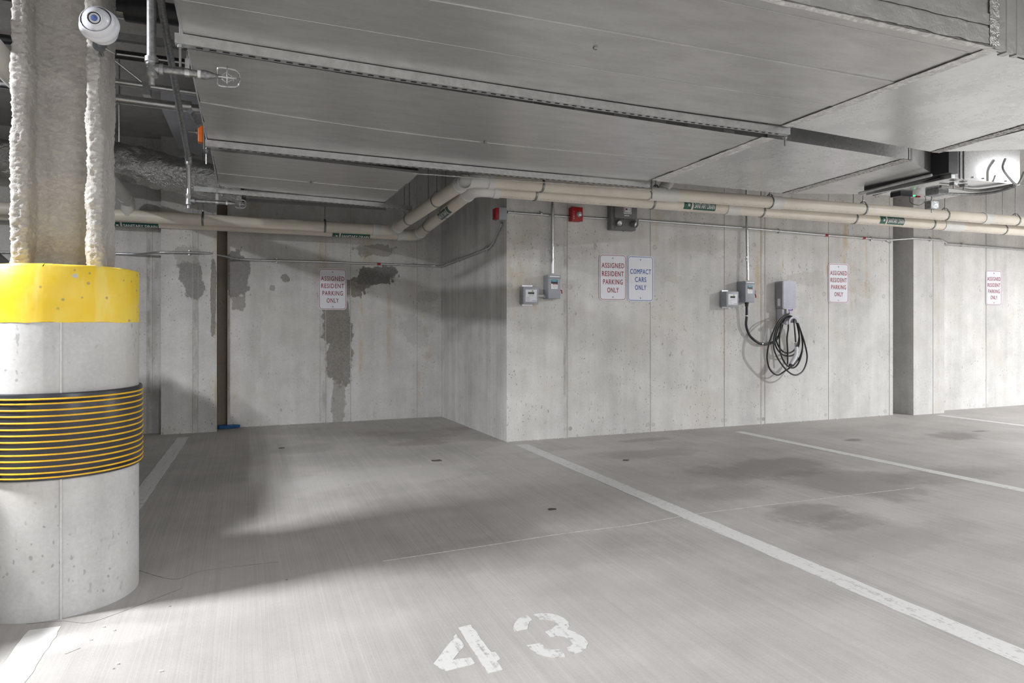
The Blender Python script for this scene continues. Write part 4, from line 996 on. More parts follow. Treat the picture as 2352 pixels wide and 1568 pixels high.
conduit([w5(1466, 505), w5(1720, 524), w5(1900, 540), w5(2045, 551), aty(2100, 547, 5.78), aty(2163, 551, 5.78), aty(2174, 557, 5.9)], 'long conduit from the emergency light past the charger to the pier', fr=.05,
        straps=[(w5(1790, 530), (1, 0, 0)), (w5(2002, 548), (1, 0, 0)), (aty(2138, 549, 5.78), (1, 0, 0))], reds=[(w5(1898, 540), (1, 0, 0)), (w5(1984, 546.5), (1, 0, 0))])
conduit([aty(2170, 559, 5.94), aty(2260, 566, 5.94), aty(2352, 573, 5.94), aty(2700, 600, 5.94)], 'conduit on the wall beyond the pier', straps=[(aty(2210, 561, 5.94), (1, 0, 0))])
conduit([aty(2036, 552, 5.885), aty(2046, 556, 5.885), (7.26, 6.0, 2.03)], 'stub conduit entering the pier joint', r=.010)
x1_ = wpx(1269, 5.85)
conduit([(x1_, 5.85, CZ), (x1_, 5.85, aty(1269, 628, 5.85).z)], 'vertical conduit dropping to the left disconnect switch', r=.0165, straps=[(aty(1269, 596, 5.85), (0, 0, 1))])
x2_ = wpx(1717.5, 5.83)
conduit([(x2_ + .0, 5.85, CZ), (x2_, 5.85, aty(1718, 500, 5.85).z), (x2_, 5.83, aty(1717, 644, 5.83).z)], 'vertical conduit dropping to the charger disconnect switch', r=.0145, straps=[(aty(1716, 594, 5.83), (0, 0, 1))])

# ================================================================== BOXES
def pxbox(pl, pr, pt, pb, yf):
    a_ = aty(pl, pt, yf); c_ = aty(pr, pb, yf); m_ = aty((pl + pr) / 2, pt, yf); k_ = aty((pl + pr) / 2, pb, yf); return a_.x, c_.x, k_.z, m_.z
def plate(b, x0, x1, z0, z1, y, th=.001): return b.box((x0, y - th, z0), (x1, y, z1))
def txt(s_, size, x, z, y, mat, parent, sx=1.0, off=0.0, name='lettering'):
    vs2, fs2 = textmesh(s_, size, sx, off); b = MB(); b.add([(x + v[0], y, z + v[1]) for v in vs2], fs2); return b.build(name, mat, parent, recalc=False)
def meter(pl, pr, pt, pb, yf, label, disp):
    t_ = thing('power_meter', label, 'meter'); x0, x1, z0, z1 = pxbox(pl, pr, pt, pb, yf); w_, h_ = x1 - x0, z1 - z0
    b = MB(); b.box((x0, yf, z0), (x1, 5.9, z1), bev=.003); b.build('case', Mm['boxgrey'], t_)
    b = MB(); b.box((x0 + .001, yf - .004, z0 + .001), (x1 - .001, yf, z1 - .001), bev=.0018); b.build('cover', Mm['boxgrey'], t_)
    lx0, lx1, lz0, lz1 = x0 + w_ * .15, x1 - w_ * .12, z0 + h_ * .13, z1 - h_ * .17; lw, lh = lx1 - lx0, lz1 - lz0
    b = MB(); plate(b, lx0, lx1, lz0, lz1, yf - .004); lab = b.build('faceplate', Mm['signw'], t_); lab['label'] = 'white faceplate with a small display'
    b = MB(); plate(b, lx0 + lw * .22, lx1 - lw * .24, lz1 - lh * .38, lz1 - lh * .20, yf - .005); b.build('display', Mm['lcd'], lab)
    b = MB(); plate(b, lx0 + lw * .55, lx0 + lw * .68, lz1 - lh * .17, lz1 - lh * .05, yf - .005); b.build('green_mark', plain('leaf green', (.18, .5, .05), .5), lab)
    txt('Series 1000', .010, (lx0 + lx1) / 2, lz1 - lh * .53, yf - .0055, Mm['text'], lab)
    for k, ln in enumerate((.5, .3, .42, .4, .45)):
        b = MB(); plate(b, lx0 + lw * .07, lx0 + lw * (.07 + ln * .8), lz1 - lh * (.60 + k * .075), lz1 - lh * (.585 + k * .075), yf - .005, .0005); b.build('print_line', Mm['text'], lab)
    b = MB(); plate(b, lx0 + lw * .55, lx1 - lw * .03, lz0 + lh * .06, lz0 + lh * .10, yf - .005, .0005); b.build('print_line', Mm['text'], lab)
    b = MB(); b.lathe([(0, -.004), (.006, -.004), (.006, .0)], (x0, (yf + 5.9) / 2, (z0 + z1) / 2), (1, 0, 0), 10); b.build('latch', Mm['rod'], t_)
    for zz in (z0 - .006, z1 + .006):
        b = MB(); b.box((x0 + .02, 5.885, zz - .010), (x1 - .03, 5.898, zz + .010)); b.build('mounting_lug', Mm['conduit'], t_)
    rebase(t_); return x0, x1, z0, z1
m1 = meter(1201.5, 1237, 658, 698, 5.81, 'small square electric meter at the left, low beside the first switch box', True)
m2 = meter(1668, 1696, 669, 704, 5.79, 'small square electric meter left of the charger switch box', True)
def disconnect(pl, pr, pt, pb, yf, label):
    t_ = thing('disconnect_switch', label, 'switch box'); x0, x1, z0, z1 = pxbox(pl, pr, pt, pb, yf); w_, h_ = x1 - x0, z1 - z0
    b = MB(); b.box((x0, yf, z0), (x1, 5.9, z1), bev=.003); b.build('case', Mm['boxgrey'], t_)
    b = MB(); b.box((x0 + .002, yf - .006, z0 + .003), (x1 - .002, yf, z1 - h_ * .12), bev=.002); b.build('door', Mm['boxgrey'], t_)
    b = MB(); b.box((x0 - .002, yf - .010, z1 - h_ * .115), (x1 + .004, 5.89, z1 + .002), bev=.002); b.build('rain_hood', Mm['boxgrey'], t_)
    b = MB(); plate(b, x0 + w_ * .12, x1 - w_ * .1, z1 - h_ * .08, z1 - h_ * .04, yf - .0102); b.build('label_strip', Mm['white'], t_)
    lx0, lx1 = x0 + w_ * .24, x1 - w_ * .24; lz1 = z1 - h_ * .2; lz0 = z1 - h_ * .58; lh = lz1 - lz0
    b = MB(); plate(b, lx0, lx1, lz1 - lh * .2, lz1, yf - .006); lb = b.build('warning_label', Mm['teal'], t_); lb['label'] = 'teal, black, red and white warning label'
    txt('SIEMENS', .0105, (lx0 + lx1) / 2, lz1 - lh * .17, yf - .0075, Mm['white'], lb)
    b = MB(); plate(b, lx0, lx1, lz1 - lh * .43, lz1 - lh * .2, yf - .006); b.build('black_field', Mm['black'], lb)
    b = MB(); plate(b, lx0, lx1, lz0, lz1 - lh * .43, yf - .006); b.build('white_field', Mm['white'], lb)
    b = MB(); plate(b, lx0 + (lx1 - lx0) * .25, lx1, lz1 - lh * .52, lz1 - lh * .44, yf - .0065); b.build('red_field', Mm['alarm'], lb)
    txt('DANGER', .0055, (lx0 + lx1) / 2 + .006, lz1 - lh * .515, yf - .0078, Mm['white'], lb)
    for k in range(4):
        b = MB(); plate(b, lx0 + .012, lx1 - .004, lz1 - lh * (.60 + k * .08), lz1 - lh * (.585 + k * .08), yf - .0066, .0004); b.build('print_line', Mm['text'], lb)
    b = MB(); b.tube([(x1, yf + .02, z0 + h_ * .38), (x1 + .014, yf - .0, z0 + h_ * .36), (x1 + .014, yf - .005, z0 + h_ * .22)], .006, 8); b.build('handle', Mm['alarm'], t_)
    rebase(t_); return x0, x1, z0, z1
d1 = disconnect(1258.5, 1287, 632, 686, 5.79, 'tall grey disconnect switch box at the left, right of the first meter')
d2 = disconnect(1711, 1733, 646, 694, 5.77, 'tall grey disconnect switch box with a black cable below, left of the charger')
def nipple(xa, xb, z, y, label):
    t_ = thing('conduit_nipple', label, 'conduit'); b = MB(); b.tube([(xa, y, z), (xb, y, z)], .013, 14); b.build('tube', Mm['pvcgrey'], t_)
    b = MB(); b.lathe([(.013, 0), (.019, 0), (.019, .02), (.013, .02)], (xb - .02, y, z), (1, 0, 0), 8); b.build('lock_ring', Mm['strut'], t_); rebase(t_)
nipple(m1[1], d1[0], aty(1245, 679, 5.85).z, 5.85, 'short grey pipe joining the left meter to its switch box')
nipple(m2[1], d2[0], aty(1701, 687, 5.85).z, 5.85, 'short grey pipe joining the right meter to its switch box')

# ---- fire alarm horn strobe
def fire_alarm():
    t_ = thing('fire_alarm', 'red fire alarm strobe on the wall under the drain pipes', 'fire alarm'); yf = 5.82
    x0, x1, z0, z1 = pxbox(1313.5, 1339, 475, 508, yf)
    b = MB(); b.box((x0 + .004, yf + .012, z0 + .004), (x1 - .004, 5.9, z1 - .004), bev=.003); b.build('back_box', Mm['alarm'], t_)
    b = MB(); b.box((x0, yf, z0), (x1, yf + .014, z1), bev=.005); b.build('face', Mm['alarm'], t_)
    cx, cz = x0 + (x1 - x0) * .66, (z0 + z1) / 2
    b = MB(); b.lathe([(0, -.022), (.018, -.020), (.027, -.010), (.029, 0)], (cx, yf, cz), (0, 1, 0), 10); b.build('strobe_lens', Mm['glassy'], t_)
    for k, c_ in enumerate('FIRE'): txt(c_, .019, x0 + .022, z1 - .055 - k * .021, yf - .001, Mm['white'], t_, name='letter')
    rebase(t_)
fire_alarm()
def corner_strobe():
    t_ = thing('corner_strobe', 'grey and red alarm box on the return wall at the corner', 'fire alarm'); a_ = wret(1157, 492)
    z = a_.z; y = a_.y
    b = MB(); b.box((2.185, y - .05, z - .058), (2.262, y + .055, z + .055), bev=.004); b.build('back_box', Mm['boxgrey'], t_)
    b = MB(); b.box((2.155, y - .045, z - .052), (2.187, y + .05, z + .05), bev=.004); b.build('face', Mm['alarm'], t_); rebase(t_)
corner_strobe()
def em_light():
    t_ = thing('emergency_light', 'dark grey twin-head emergency light on the wall', 'emergency light'); yf = 5.80
    x0, x1, z0, z1 = pxbox(1412, 1464, 462, 528, yf)
    b = MB(); b.box((x0 - .03, yf + .02, z0 - .0), (x1 + .0, 5.9, z1), bev=.012); b.build('back_housing', Mm['boxgrey2'], t_)
    b = MB(); b.box((x0, yf, z0 + .05 * 2.2), (x1, yf + .04, z1), bev=.008); b.build('battery_cover', Mm['boxgrey2'], t_)
    b = MB(); b.box((x0 + .01, yf + .012, z0 + .008), (x1 - .01, yf + .04, z0 + .115), bev=.012); b.build('lamp_tray', Mm['boxgrey2'], t_)
    for px, py, dx in ((1424, 512, -.1), (1459, 514, .55)):
        p = aty(px, py, yf - .03); ax = Vector((dx, -1, -.35)).normalized()
        b = MB(); b.lathe([(0, 0), (.020, .0), (.034, .02), (.036, .055), (.030, .058), (.029, .05), (.0, .044)], p - ax * .035 + Vector((0, 0.01, 0)), ax, 24); h = b.build('lamp_head', Mm['boxgrey2'], t_)
        b = MB(); b.lathe([(.029, .0), (.020, .004), (.008, .006), (0, .007)], p + ax * .012 + Vector((0, .01, 0)), ax, 24); b.build('lens', Mm['glassy'], h)
    sx, sz = x0 + (x1 - x0) * .40, z0 + (z1 - z0) * .72
    b = MB(); plate(b, sx - .0, sx + .085, sz - .045, sz + .03, yf); s_ = b.build('label_plate', Mm['white'], t_)
    b = MB(); plate(b, sx + .006, sx + .079, sz - .038, sz + .023, yf - .0012); b.build('label_border', Mm['boxgrey2'], s_)
    b = MB(); plate(b, sx + .011, sx + .074, sz - .033, sz + .018, yf - .0024); b.build('label_field', Mm['signw'], s_)
    b = MB(); plate(b, sx + .018, sx + .038, sz - .008, sz + .008, yf - .0036); b.build('red_mark', Mm['alarm'], s_)
    txt('Chloride', .012, sx + .056, sz - .004, yf - .004, Mm['text'], s_, .5)
    b = MB(); plate(b, sx + .005, sx + .06, sz - .066, sz - .058, yf - .0); b.build('badge', Mm['white'], t_)
    b = MB(); b.lathe([(0, -.012), (.004, -.01), (.004, .01)], (sx + .01, yf + .03, z0 - .004), (0, 0, 1), 8); b.build('test_button', Mm['green'], t_)
    rebase(t_)
em_light()

# ---- EV charger
def charger():
    t_ = thing('car_charger', 'silver grey wall charger with coiled black cables hanging below', 'charger'); yf = 5.785
    x0, x1, z0, z1 = pxbox(1797, 1827, 645.5, 709, yf); w_, h_ = x1 - x0, z1 - z0; xc = (x0 + x1) / 2
    b = MB(); o2 = [Vector((xc + x, 5.885, (z0 + z1) / 2 + z)) for x, z in rrect(w_, h_, .022)]; b.prism(o2, (0, yf - 5.885, 0)); b.build('case', Mm['evgrey'], t_)
    b = MB(); o2 = [Vector((xc + x, yf, (z0 + z1) / 2 + z)) for x, z in rrect(w_ + .004, h_ + .004, .023)]; b.prism(o2, (0, -.008, 0)); b.build('bezel', Mm['evlight'], t_)
    b = MB(); o2 = [Vector((xc + x, yf - .008, (z0 + z1) / 2 + z)) for x, z in rrect(w_ - .012, h_ - .012, .018)]; b.prism(o2, (0, -.003, 0)); f_ = b.build('face', Mm['evgrey'], t_)
    txt('JuiceBox', .022, xc, z1 - .062, yf - .0118, Mm['white'], f_); txt('enel x', .012, xc, z0 + .022, yf - .0118, Mm['white'], f_)
    b = MB(); b.box((x0 - .001, yf + .03, z0 + .03), (x0, yf + .07, z0 + .11)); b.build('side_label', Mm['white'], t_)
    bz0 = aty(1800, 745, 5.84).z
    b = MB(); b.box((x0 + .012, 5.80, bz0), (x0 + .10, 5.885, z0 + .002), bev=.006); b.build('bracket', Mm['evlight'], t_)
    b = MB(); b.box((xc - .04, 5.778, z0 - .055), (xc + .035, 5.80, z0 + .0), bev=.003); b.build('bracket_plate', Mm['evlight'], t_)
    b = MB(); b.box((xc - .012, 5.770, z0 - .02), (xc + .028, 5.779, z0 - .006), bev=.002); b.build('release_tab', Mm['purple'], t_)
    b = MB(); b.box((xc - .004, 5.770, z0 - .05), (xc + .010, 5.779, z0 - .026), bev=.001); b.build('qr_plate', Mm['evlight'], t_)
    # half-round cable holder
    hc = aty(1817, 741, 5.74); b = MB(); vs_ = []; fs_ = []; N_ = 18
    for i in range(N_ + 1):
        a_ = PI * i / N_
        for rr, yy in ((.070, 5.70), (.048, 5.70), (.040, 5.76), (.040, 5.80), (.060, 5.80), (.062, 5.76)):
            vs_.append(Vector((hc.x + math.cos(a_) * rr, yy, hc.z + math.sin(a_) * rr)))
        if i:
            for k in range(6): fs_.append(((i - 1) * 6 + k, (i - 1) * 6 + (k + 1) % 6, i * 6 + (k + 1) % 6, i * 6 + k))
    fs_ += [(0, 1, 2, 3, 4, 5), tuple(N_ * 6 + k for k in range(6))]
    b.add(vs_, fs_, True); b.build('cable_holder', Mm['evlight'], t_, ang=60)
    p = aty(1809, 741, 5.70); b = MB(); b.lathe([(0, .03), (.020, .03), (.022, .0), (.018, -.002), (.016, .008), (0, .010)], p, (-.2, 1, 0), 20); b.build('plug_dock', Mm['evlight'], t_)
    # cable loops as one continuous run
    def q(x, y, yy): return aty(1720 + x / 5.6, 620 + y / 5.6, yy)
    path = [q(560, 500, 5.83), q(520, 560, 5.80), q(500, 572, 5.73), q(400, 640, 5.70), q(310, 800, 5.70), q(250, 990, 5.72), q(235, 1150, 5.76), q(280, 1290, 5.80), q(370, 1350, 5.82), q(460, 1300, 5.82), q(560, 1230, 5.80), q(650, 1130, 5.79), q(690, 990, 5.78), q(680, 830, 5.76), q(630, 690, 5.73),
            q(560, 600, 5.73), q(470, 600, 5.73), q(370, 720, 5.70), q(320, 900, 5.69), q(330, 1040, 5.69), q(400, 1180, 5.70), q(500, 1300, 5.71), q(600, 1350, 5.72), q(700, 1290, 5.73), q(750, 1130, 5.75), q(720, 950, 5.75), q(670, 790, 5.75), q(610, 640, 5.75),
            q(540, 600, 5.76), q(450, 620, 5.76), q(405, 760, 5.77), q(395, 950, 5.78), q(420, 1110, 5.78), q(490, 1225, 5.78), q(580, 1255, 5.78), q(650, 1170, 5.77), q(690, 1000, 5.77), q(670, 800, 5.77), q(620, 680, 5.77),
            q(540, 605, 5.78), q(440, 640, 5.79), q(360, 800, 5.80), q(360, 930, 5.80), q(430, 1040, 5.80), q(520, 1065, 5.80), q(600, 1010, 5.80), q(645, 880, 5.80), q(630, 720, 5.79),
            q(550, 620, 5.78), q(440, 660, 5.79), q(345, 830, 5.81), q(340, 960, 5.81), q(410, 1070, 5.81), q(500, 1105, 5.81), q(590, 1075, 5.81), q(650, 920, 5.80), q(620, 700, 5.76), q(580, 640, 5.72), q(585, 700, 5.70), q(595, 820, 5.69), q(603, 930, 5.69)]
    b = MB(); b.tube(spline(path, 7), .0085, 10); cb = b.build('charging_cable', Mm['cable'], t_)
    tail = [q(500, 640, 5.76), q(508, 740, 5.77), q(492, 880, 5.78), q(500, 1050, 5.79), q(498, 1210, 5.80)]; b = MB(); b.tube(spline(tail, 7), .0085, 10); b.build('charging_cable', Mm['cable'], t_)
    # connector
    a0, a1, a2 = q(605, 940, 5.69), q(612, 985, 5.69), q(612, 1090, 5.69); a3 = q(545, 1215, 5.69)
    b = MB()
    for k in range(4): pp = a0.lerp(a1, k / 3.3); b.lathe([(.010, 0), (.016, 0), (.016, -.006), (.010, -.006)], pp, (0, 0, 1), 14)
    b.build('boot', Mm['black'], t_)
    b = MB(); b.tube(fillet([a1, a2, a3], .05, 6), [.019] * 3 + [.021] * 3 + [.024] * 3, 16); b.build('connector', Mm['camwhite'], t_)
    b = MB(); b.tube([q(625, 1120, 5.685), q(600, 1175, 5.683), q(560, 1220, 5.683), q(520, 1222, 5.685)], [.010, .019, .020, .012], 14); b.build('connector_grip', Mm['black'], t_)
    rebase(t_)
    sc = [aty(1715, 694, 5.83), aty(1715, 725, 5.84), aty(1714, 748, 5.85), aty(1722, 770, 5.86), aty(1737, 784, 5.86), aty(1750, 789.5, 5.86), aty(1770, 788, 5.86), aty(1786, 776, 5.85), aty(1794, 755, 5.85), aty(1797, 742, 5.85)]
    t2 = thing('supply_cable', 'thick black supply cable looping from the switch box to the charger', 'cable'); b = MB(); b.tube(spline(sc, 8), .0135, 14); b.build('cable', Mm['cable'], t2)
    b = MB(); b.lathe([(.0, 0), (.022, 0), (.022, -.02), (.018, -.022), (.018, -.045), (.0, -.045)], (sc[0].x, sc[0].y, sc[0].z + .002), (0, 0, 1), 8); b.build('gland', Mm['black'], t2)
    for p_, ax in ((sc[1], (0, 0, 1)), (sc[5], (1, 0, 0))):
        b = MB(); b.lathe([(.0135, -.006), (.016, -.006), (.016, .006), (.0135, .006)], p_, ax, 14); b.build('strap', Mm['strut'], t2)
    rebase(t2)
charger()

# ---- signs
def sign(pcx, pcy, Y, lines, colr, label, w_=.305, h_=.457, yoff=0.0, grp='parking signs on the walls'):
    t_ = thing('parking_sign', label, 'sign', grp); c_ = aty(pcx, pcy, Y); cx, cz = c_.x, c_.z; yf = Y - .008
    b = MB(); b.prism([Vector((cx + x, yf + .003, cz + z)) for x, z in rrect(w_, h_, .036, 8)], (0, -.003, 0)); b.build('plate', Mm['signw'], t_)
    A_ = rrect(w_ - .016, h_ - .016, .030, 8); B_ = rrect(w_ - .026, h_ - .026, .025, 8); n_ = len(A_)
    b = MB(); b.add([(cx + x, yf - .0008, cz + z) for x, z in A_] + [(cx + x, yf - .0008, cz + z) for x, z in B_], [(i, (i + 1) % n_, n_ + (i + 1) % n_, n_ + i) for i in range(n_)]); b.build('border', colr, t_, recalc=False)
    for (s_, zc, wd) in lines:
        vs2, fs2 = textmesh(s_, .068, 1, .0009, font_space=1.15); xs = [v[0] for v in vs2]; sc = wd * w_ / (max(xs) - min(xs)); mx = (max(xs) + min(xs)) / 2
        b = MB(); b.add([(cx + (v[0] - mx) * sc, yf - .001 - v[2], cz + zc + (v[1] - .024) * 1.02) for v in vs2], fs2); b.build('lettering', colr, t_, recalc=False)
    for zz in (.19, -.195):
        b = MB(); b.lathe([(0, -.005), (.006, -.004), (.008, -.0012), (.008, 0)], (cx, yf, cz + zz), (0, 1, 0), 10); b.build('screw', Mm['rod'], t_)
    b = MB(); b.box((cx - .01, yf + .003, cz - .01), (cx + .01, Y + .001, cz + .01)); b.build('spacer', Mm['rod'], t_)
    rebase(t_)
arp = [('ASSIGNED', .118, .84), ('RESIDENT', .037, .81), ('PARKING', -.044, .73), ('ONLY', -.125, .43)]
cco = [('COMPACT', .072, .80), ('CARS', -.008, .43), ('ONLY', -.088, .43)]
sign(764, 664, 7.76, arp, Mm['red'], 'red and white sign reading ASSIGNED RESIDENT PARKING ONLY, on the stained back wall')
sign(1407, 637, 5.9, arp, Mm['red'], 'red and white assigned resident sign beside the blue compact cars sign')
sign(1470.5, 640, 5.9, cco, Mm['blue'], 'blue and white sign reading COMPACT CARS ONLY')
sign(1925, 650.5, 5.9, arp, Mm['red'], 'red and white assigned resident sign right of the charger, left of the pier')
sign(2281.5, 661, 5.96, arp, Mm['red'], 'red and white assigned resident sign at the far right beyond the pier')

# ================================================================== CEILING SERVICES AT LEFT
def sprinkler(p, r, L, label, capz=.05, s=1.0):
    """horizontal sprinkler arm starting at the tee p and pointing +X; returns nothing"""
    t_ = thing('sprinkler', label, 'sprinkler', 'caged fire sprinklers at the left'); p = Vector(p)
    b = MB(); b.lathe([(0, -capz), (r * .7, -capz), (r * .7, -capz * .6), (r * 1.05, -capz * .55), (r * 1.35, -capz * .5), (r * 1.35, -capz * .2), (r * 1.2, 0), (r * 1.2, .02), (r * 1.42, .025), (r * 1.42, .045), (r, .047)], p, (0, 0, 1), 20)
    b.lathe([(r * 1.15, 0), (r * 1.15, r * 1.6), (r * 1.4, r * 1.65), (r * 1.4, r * 2.4), (r * .9, r * 2.45)], p, (1, 0, 0), 20); b.build('tee', Mm['pipegalv'], t_)
    ra = r * .82
    b = MB(); b.tube([p, p + Vector((L, 0, 0))], ra, 16); b.build('arm', Mm['pipegalv'], t_)
    b = MB(); b.lathe([(ra, -.006), (ra * 1.06, -.006), (ra * 1.06, .006), (ra, .006)], p + Vector((L - .006, 0, 0)), (1, 0, 0), 16); b.build('thread_tape', Mm['white'], t_)
    e = p + Vector((L, 0, 0))
    b = MB(); b.lathe([(0, 0), (ra * 1.3, 0), (ra * 1.35, .012 * s), (ra * 1.1, .022 * s), (ra * .75, .034 * s), (ra * .55, .04 * s), (ra * .5, .052 * s), (0, .052 * s)], e, (1, 0, 0), 12); b.build('body', Mm['pipegalv'], t_)
    h = e + Vector((.052 * s, 0, 0))
    b = MB()
    for sg in (-1, 1): b.tube([h + Vector((0, 0, sg * .008)), h + Vector((.012 * s, 0, sg * .014 * s)), h + Vector((.028 * s, 0, sg * .006))], .0022, 6)
    b.tube([h, h + Vector((.028 * s, 0, 0))], .002, 6); b.lathe([(0, 0), (.014 * s, 0), (.014 * s, .0015), (0, .0015)], h + Vector((.030 * s, 0, 0)), (1, 0, 0), 12); b.build('head', Mm['strut'], t_)
    b = MB(); c0 = e + Vector((.042 * s, 0, 0)); cr_ = .027 * s; cl_ = .058 * s
    for k in range(6):
        a_ = k * PI / 3 + .3; d = Vector((0, math.cos(a_), math.sin(a_)))
        b.tube(spline([c0 + d * .010, c0 + d * cr_ * .95 + Vector((.004, 0, 0)), c0 + d * cr_ + Vector((cl_ * .5, 0, 0)), c0 + d * cr_ * .8 + Vector((cl_ * .88, 0, 0)), c0 + Vector((cl_, 0, 0))], 5), .0021 * s, 6)
    b.tube([c0 + Vector((cl_ * .42, math.cos(a_) * cr_, math.sin(a_) * cr_)) for a_ in [i * PI / 10 for i in range(20)]], .0021 * s, 6, closed=True); b.build('wire_cage', Mm['conduit'], t_)
    q = p + Vector((L * .72, 0, 0)); b = MB(); b.box((q.x - .010, q.y - ra - .003, q.z - ra - .002), (q.x + .010, q.y + ra + .003, q.z + ra + .055)); 
    b = MB(); b.lathe([(ra, -.009), (ra + .003, -.009), (ra + .003, .009), (ra, .009)], q, (1, 0, 0), 16); b.box((q.x - .009, q.y - .0015, q.z + ra), (q.x + .009, q.y + .0015, q.z + ra + .045)); b.tube([(q.x, q.y, q.z + ra + .04), (q.x, q.y, q.z + ra + .075)], .004, 6); b.build('strap', Mm['conduit'], t_)
    rebase(t_)
sp1 = atd(348, 157, 2.80); R1 = .0182
sprinkler(sp1 + Vector((0, 0, 0)), R1, .185, 'upper wire-caged sprinkler on a thick dull pipe arm', .07, 1.55)
b = MB(); b.tube([sp1 + Vector((0, 0, .02)), (sp1.x, sp1.y, CZ)], R1, 16); tag(b.build('sprinkler_pipe', Mm['pipegalv']), 'thick vertical sprinkler pipe beside the column top', 'pipe', 'steel sprinkler pipes')
sp2 = atd(433, 461, 4.5); R2 = .0155
sprinkler(sp2, R2, .24, 'lower wire-caged sprinkler on a thin bright pipe arm', .05, 1.15)
tt = thing('sprinkler_pipe', 'long slanting sprinkler pipe dropping to the lower sprinkler', 'pipe', 'steel sprinkler pipes')
top2 = atd(433, 372, 4.5); b = MB(); b.tube([sp2 + Vector((0, 0, .01)), top2], R2, 14); b.build('drop', Mm['conduit'], tt)
b = MB(); b.tube([top2 + Vector((0, .0, .0)), atd(432, 358, 4.48), atd(414, 260, 3.85), atd(372, 20, 3.0), atd(362, -60, 2.75)], .0165, 16); b.build('slanting_pipe', Mm['pipegalv'], tt)
b = MB(); b.tube([top2 + Vector((0, 0, -.02)), top2 + Vector((0, 0, .01)), atd(432, 356, 4.47)], .022, 14); b.build('elbow', Mm['pipegalv'], tt); rebase(tt)

def xrun(pxa, pya, pxb, pyb, z, r, name, label, mat, cat='pipe', ext=2.2, group=None):
    a_, b_ = atz(pxa, pya, z), atz(pxb, pyb, z); d = (b_ - a_).normalized(); b = MB(); b.tube([a_ - d * ext, b_ + d * .5], r, 18); o = b.build(name, mat); return tag(o, label, cat, group), a_, b_
xrun(265, 187, 440, 212, HC + 1.52, .019, 'conduit', 'bright steel conduit passing behind the column, upper of two', Mm['conduit'], 'conduit')
xrun(265, 226, 440, 249, HC + 1.50, .031, 'steel_pipe', 'thicker steel pipe passing behind the column, lower of two', Mm['conduit'])
o, a_, b_ = xrun(265, 124, 430, 146, HC + 1.55, .026, 'black_pipe', 'black pipe with white print passing under the ceiling', Mm['black'])
b = MB()
for k in range(16):
    p = a_.lerp(b_, .06 + k / 17.0); b.box((p.x - .012, p.y - .0275, p.z - .012), (p.x + .01, p.y - .0255, p.z - .004))
b.build('printed_line', Mm['white'], o)
b = MB(); a_, b_ = atz(240, 86, HC + 1.60), atz(402, 104, HC + 1.60); b.box((a_.x - .3, a_.y, HC + 1.60), (b_.x + .3, a_.y + .041, HC + 1.641)); tag(b.build('strut_channel', Mm['strut']), 'short strut channel high beside the column', 'strut', 'struts near the column')
# large black coupling pipe at the top
t_ = thing('cast_iron_pipe', 'large black iron pipe with steel coupling at the top left', 'pipe')
a_, b_ = atz(262, 14, HC + 1.62), atz(300, 18, HC + 1.62); d = Vector((1, 0.02, 0)).normalized()
b = MB(); b.tube([a_ - d * 1.5, b_ + d * .55], .055, 24); b.build('pipe_run', Mm['black'], t_)
b = MB(); b.tube([a_ - d * .1, a_ + d * .045], .060, 24); b.build('coupling', Mm['conduit'], t_)
b = MB(); b.tube([a_ + d * .05, a_ + d * .17], .068, 24); b.build('bell', Mm['black'], t_); rebase(t_)
# clear rod brace
b = MB(); q0, q1 = atd(258, 135, 3.6), atd(325, 188, 3.7); q0 = q0 + (q0 - q1) * ((CZ - q0.z) / (q0.z - q1.z)); b.tube([q0, q1], .005, 8); tag(b.build('brace_rod', Mm['conduit']), 'thin bright brace rod slanting behind the column', 'rod')
b = MB(); q = atz(338, 203, HC + 1.50); b.box((q.x - .022, q.y - .03, q.z - .05), (q.x + .022, q.y + .03, q.z + .03)); tag(b.build('pipe_clamp', Mm['conduit']), 'steel clamp on the upper bright conduit', 'clamp')
q = atz(422, 243, HC + 1.50); b = MB(); b.tube([q - Vector((.05, 0, 0)), q + Vector((.05, 0, 0))], .037, 20); tag(b.build('pipe_coupling', Mm['galv2']), 'shiny sleeve coupling on the thick steel pipe beside the duct', 'coupling')
# thin rods
for i, (px, d_) in enumerate(((274, 4.6),)):
    p = atd(px, 326, d_); b = MB(); b.tube([p, (p.x, p.y, CZ)], .005, 8); tag(b.build('threaded_rod', Mm['rod']), 'thin rod holding the foil duct beside the column', 'rod', 'threaded hanger rods')
for i, (px, pt_, pb_, Y) in enumerate(((928, 418, 460, 6.6), (953, 400, 462, 6.4), (986, 402, 436, 6.2), (1003, 400, 430, 6.1))):
    pass
# perforated seismic strap + orange bracket
t_ = thing('seismic_brace', 'slotted brace and orange bracket with bolt at the left end of the middle strut', 'brace')
e2 = atz(471, 322, ZB)
a_ = atd(438, 255, 4.15); b_ = atd(455, 288, 4.3)
b = MB(); b.tube([a_, b_], .02, 4); b.build('slotted_arm', Mm['pipegalv'], t_)
oc = atd(461, 309, 4.42); b = MB(); b.box((oc.x - .016, oc.y - .03, oc.z - .055), (oc.x + .016, oc.y + .03, oc.z + .055), Matrix.Rotation(.0, 3, 'Y'), bev=.006); b.build('orange_bracket', Mm['orange'], t_)
b = MB(); b.tube([oc - Vector((.075, 0, -.012)), oc + Vector((.0, 0, .012))], .0045, 8); b.lathe([(0, 0), (.014, 0), (.014, .012), (0, .012)], oc - Vector((.03, 0, -.012)), (1, 0, 0), 6); b.build('bolt', Mm['rod'], t_)
b = MB(); b.box((oc.x + .016, oc.y - .03, oc.z - .10), (oc.x + .022, oc.y + .03, oc.z + .12)); b.build('back_plate', Mm['strut'], t_); rebase(t_)
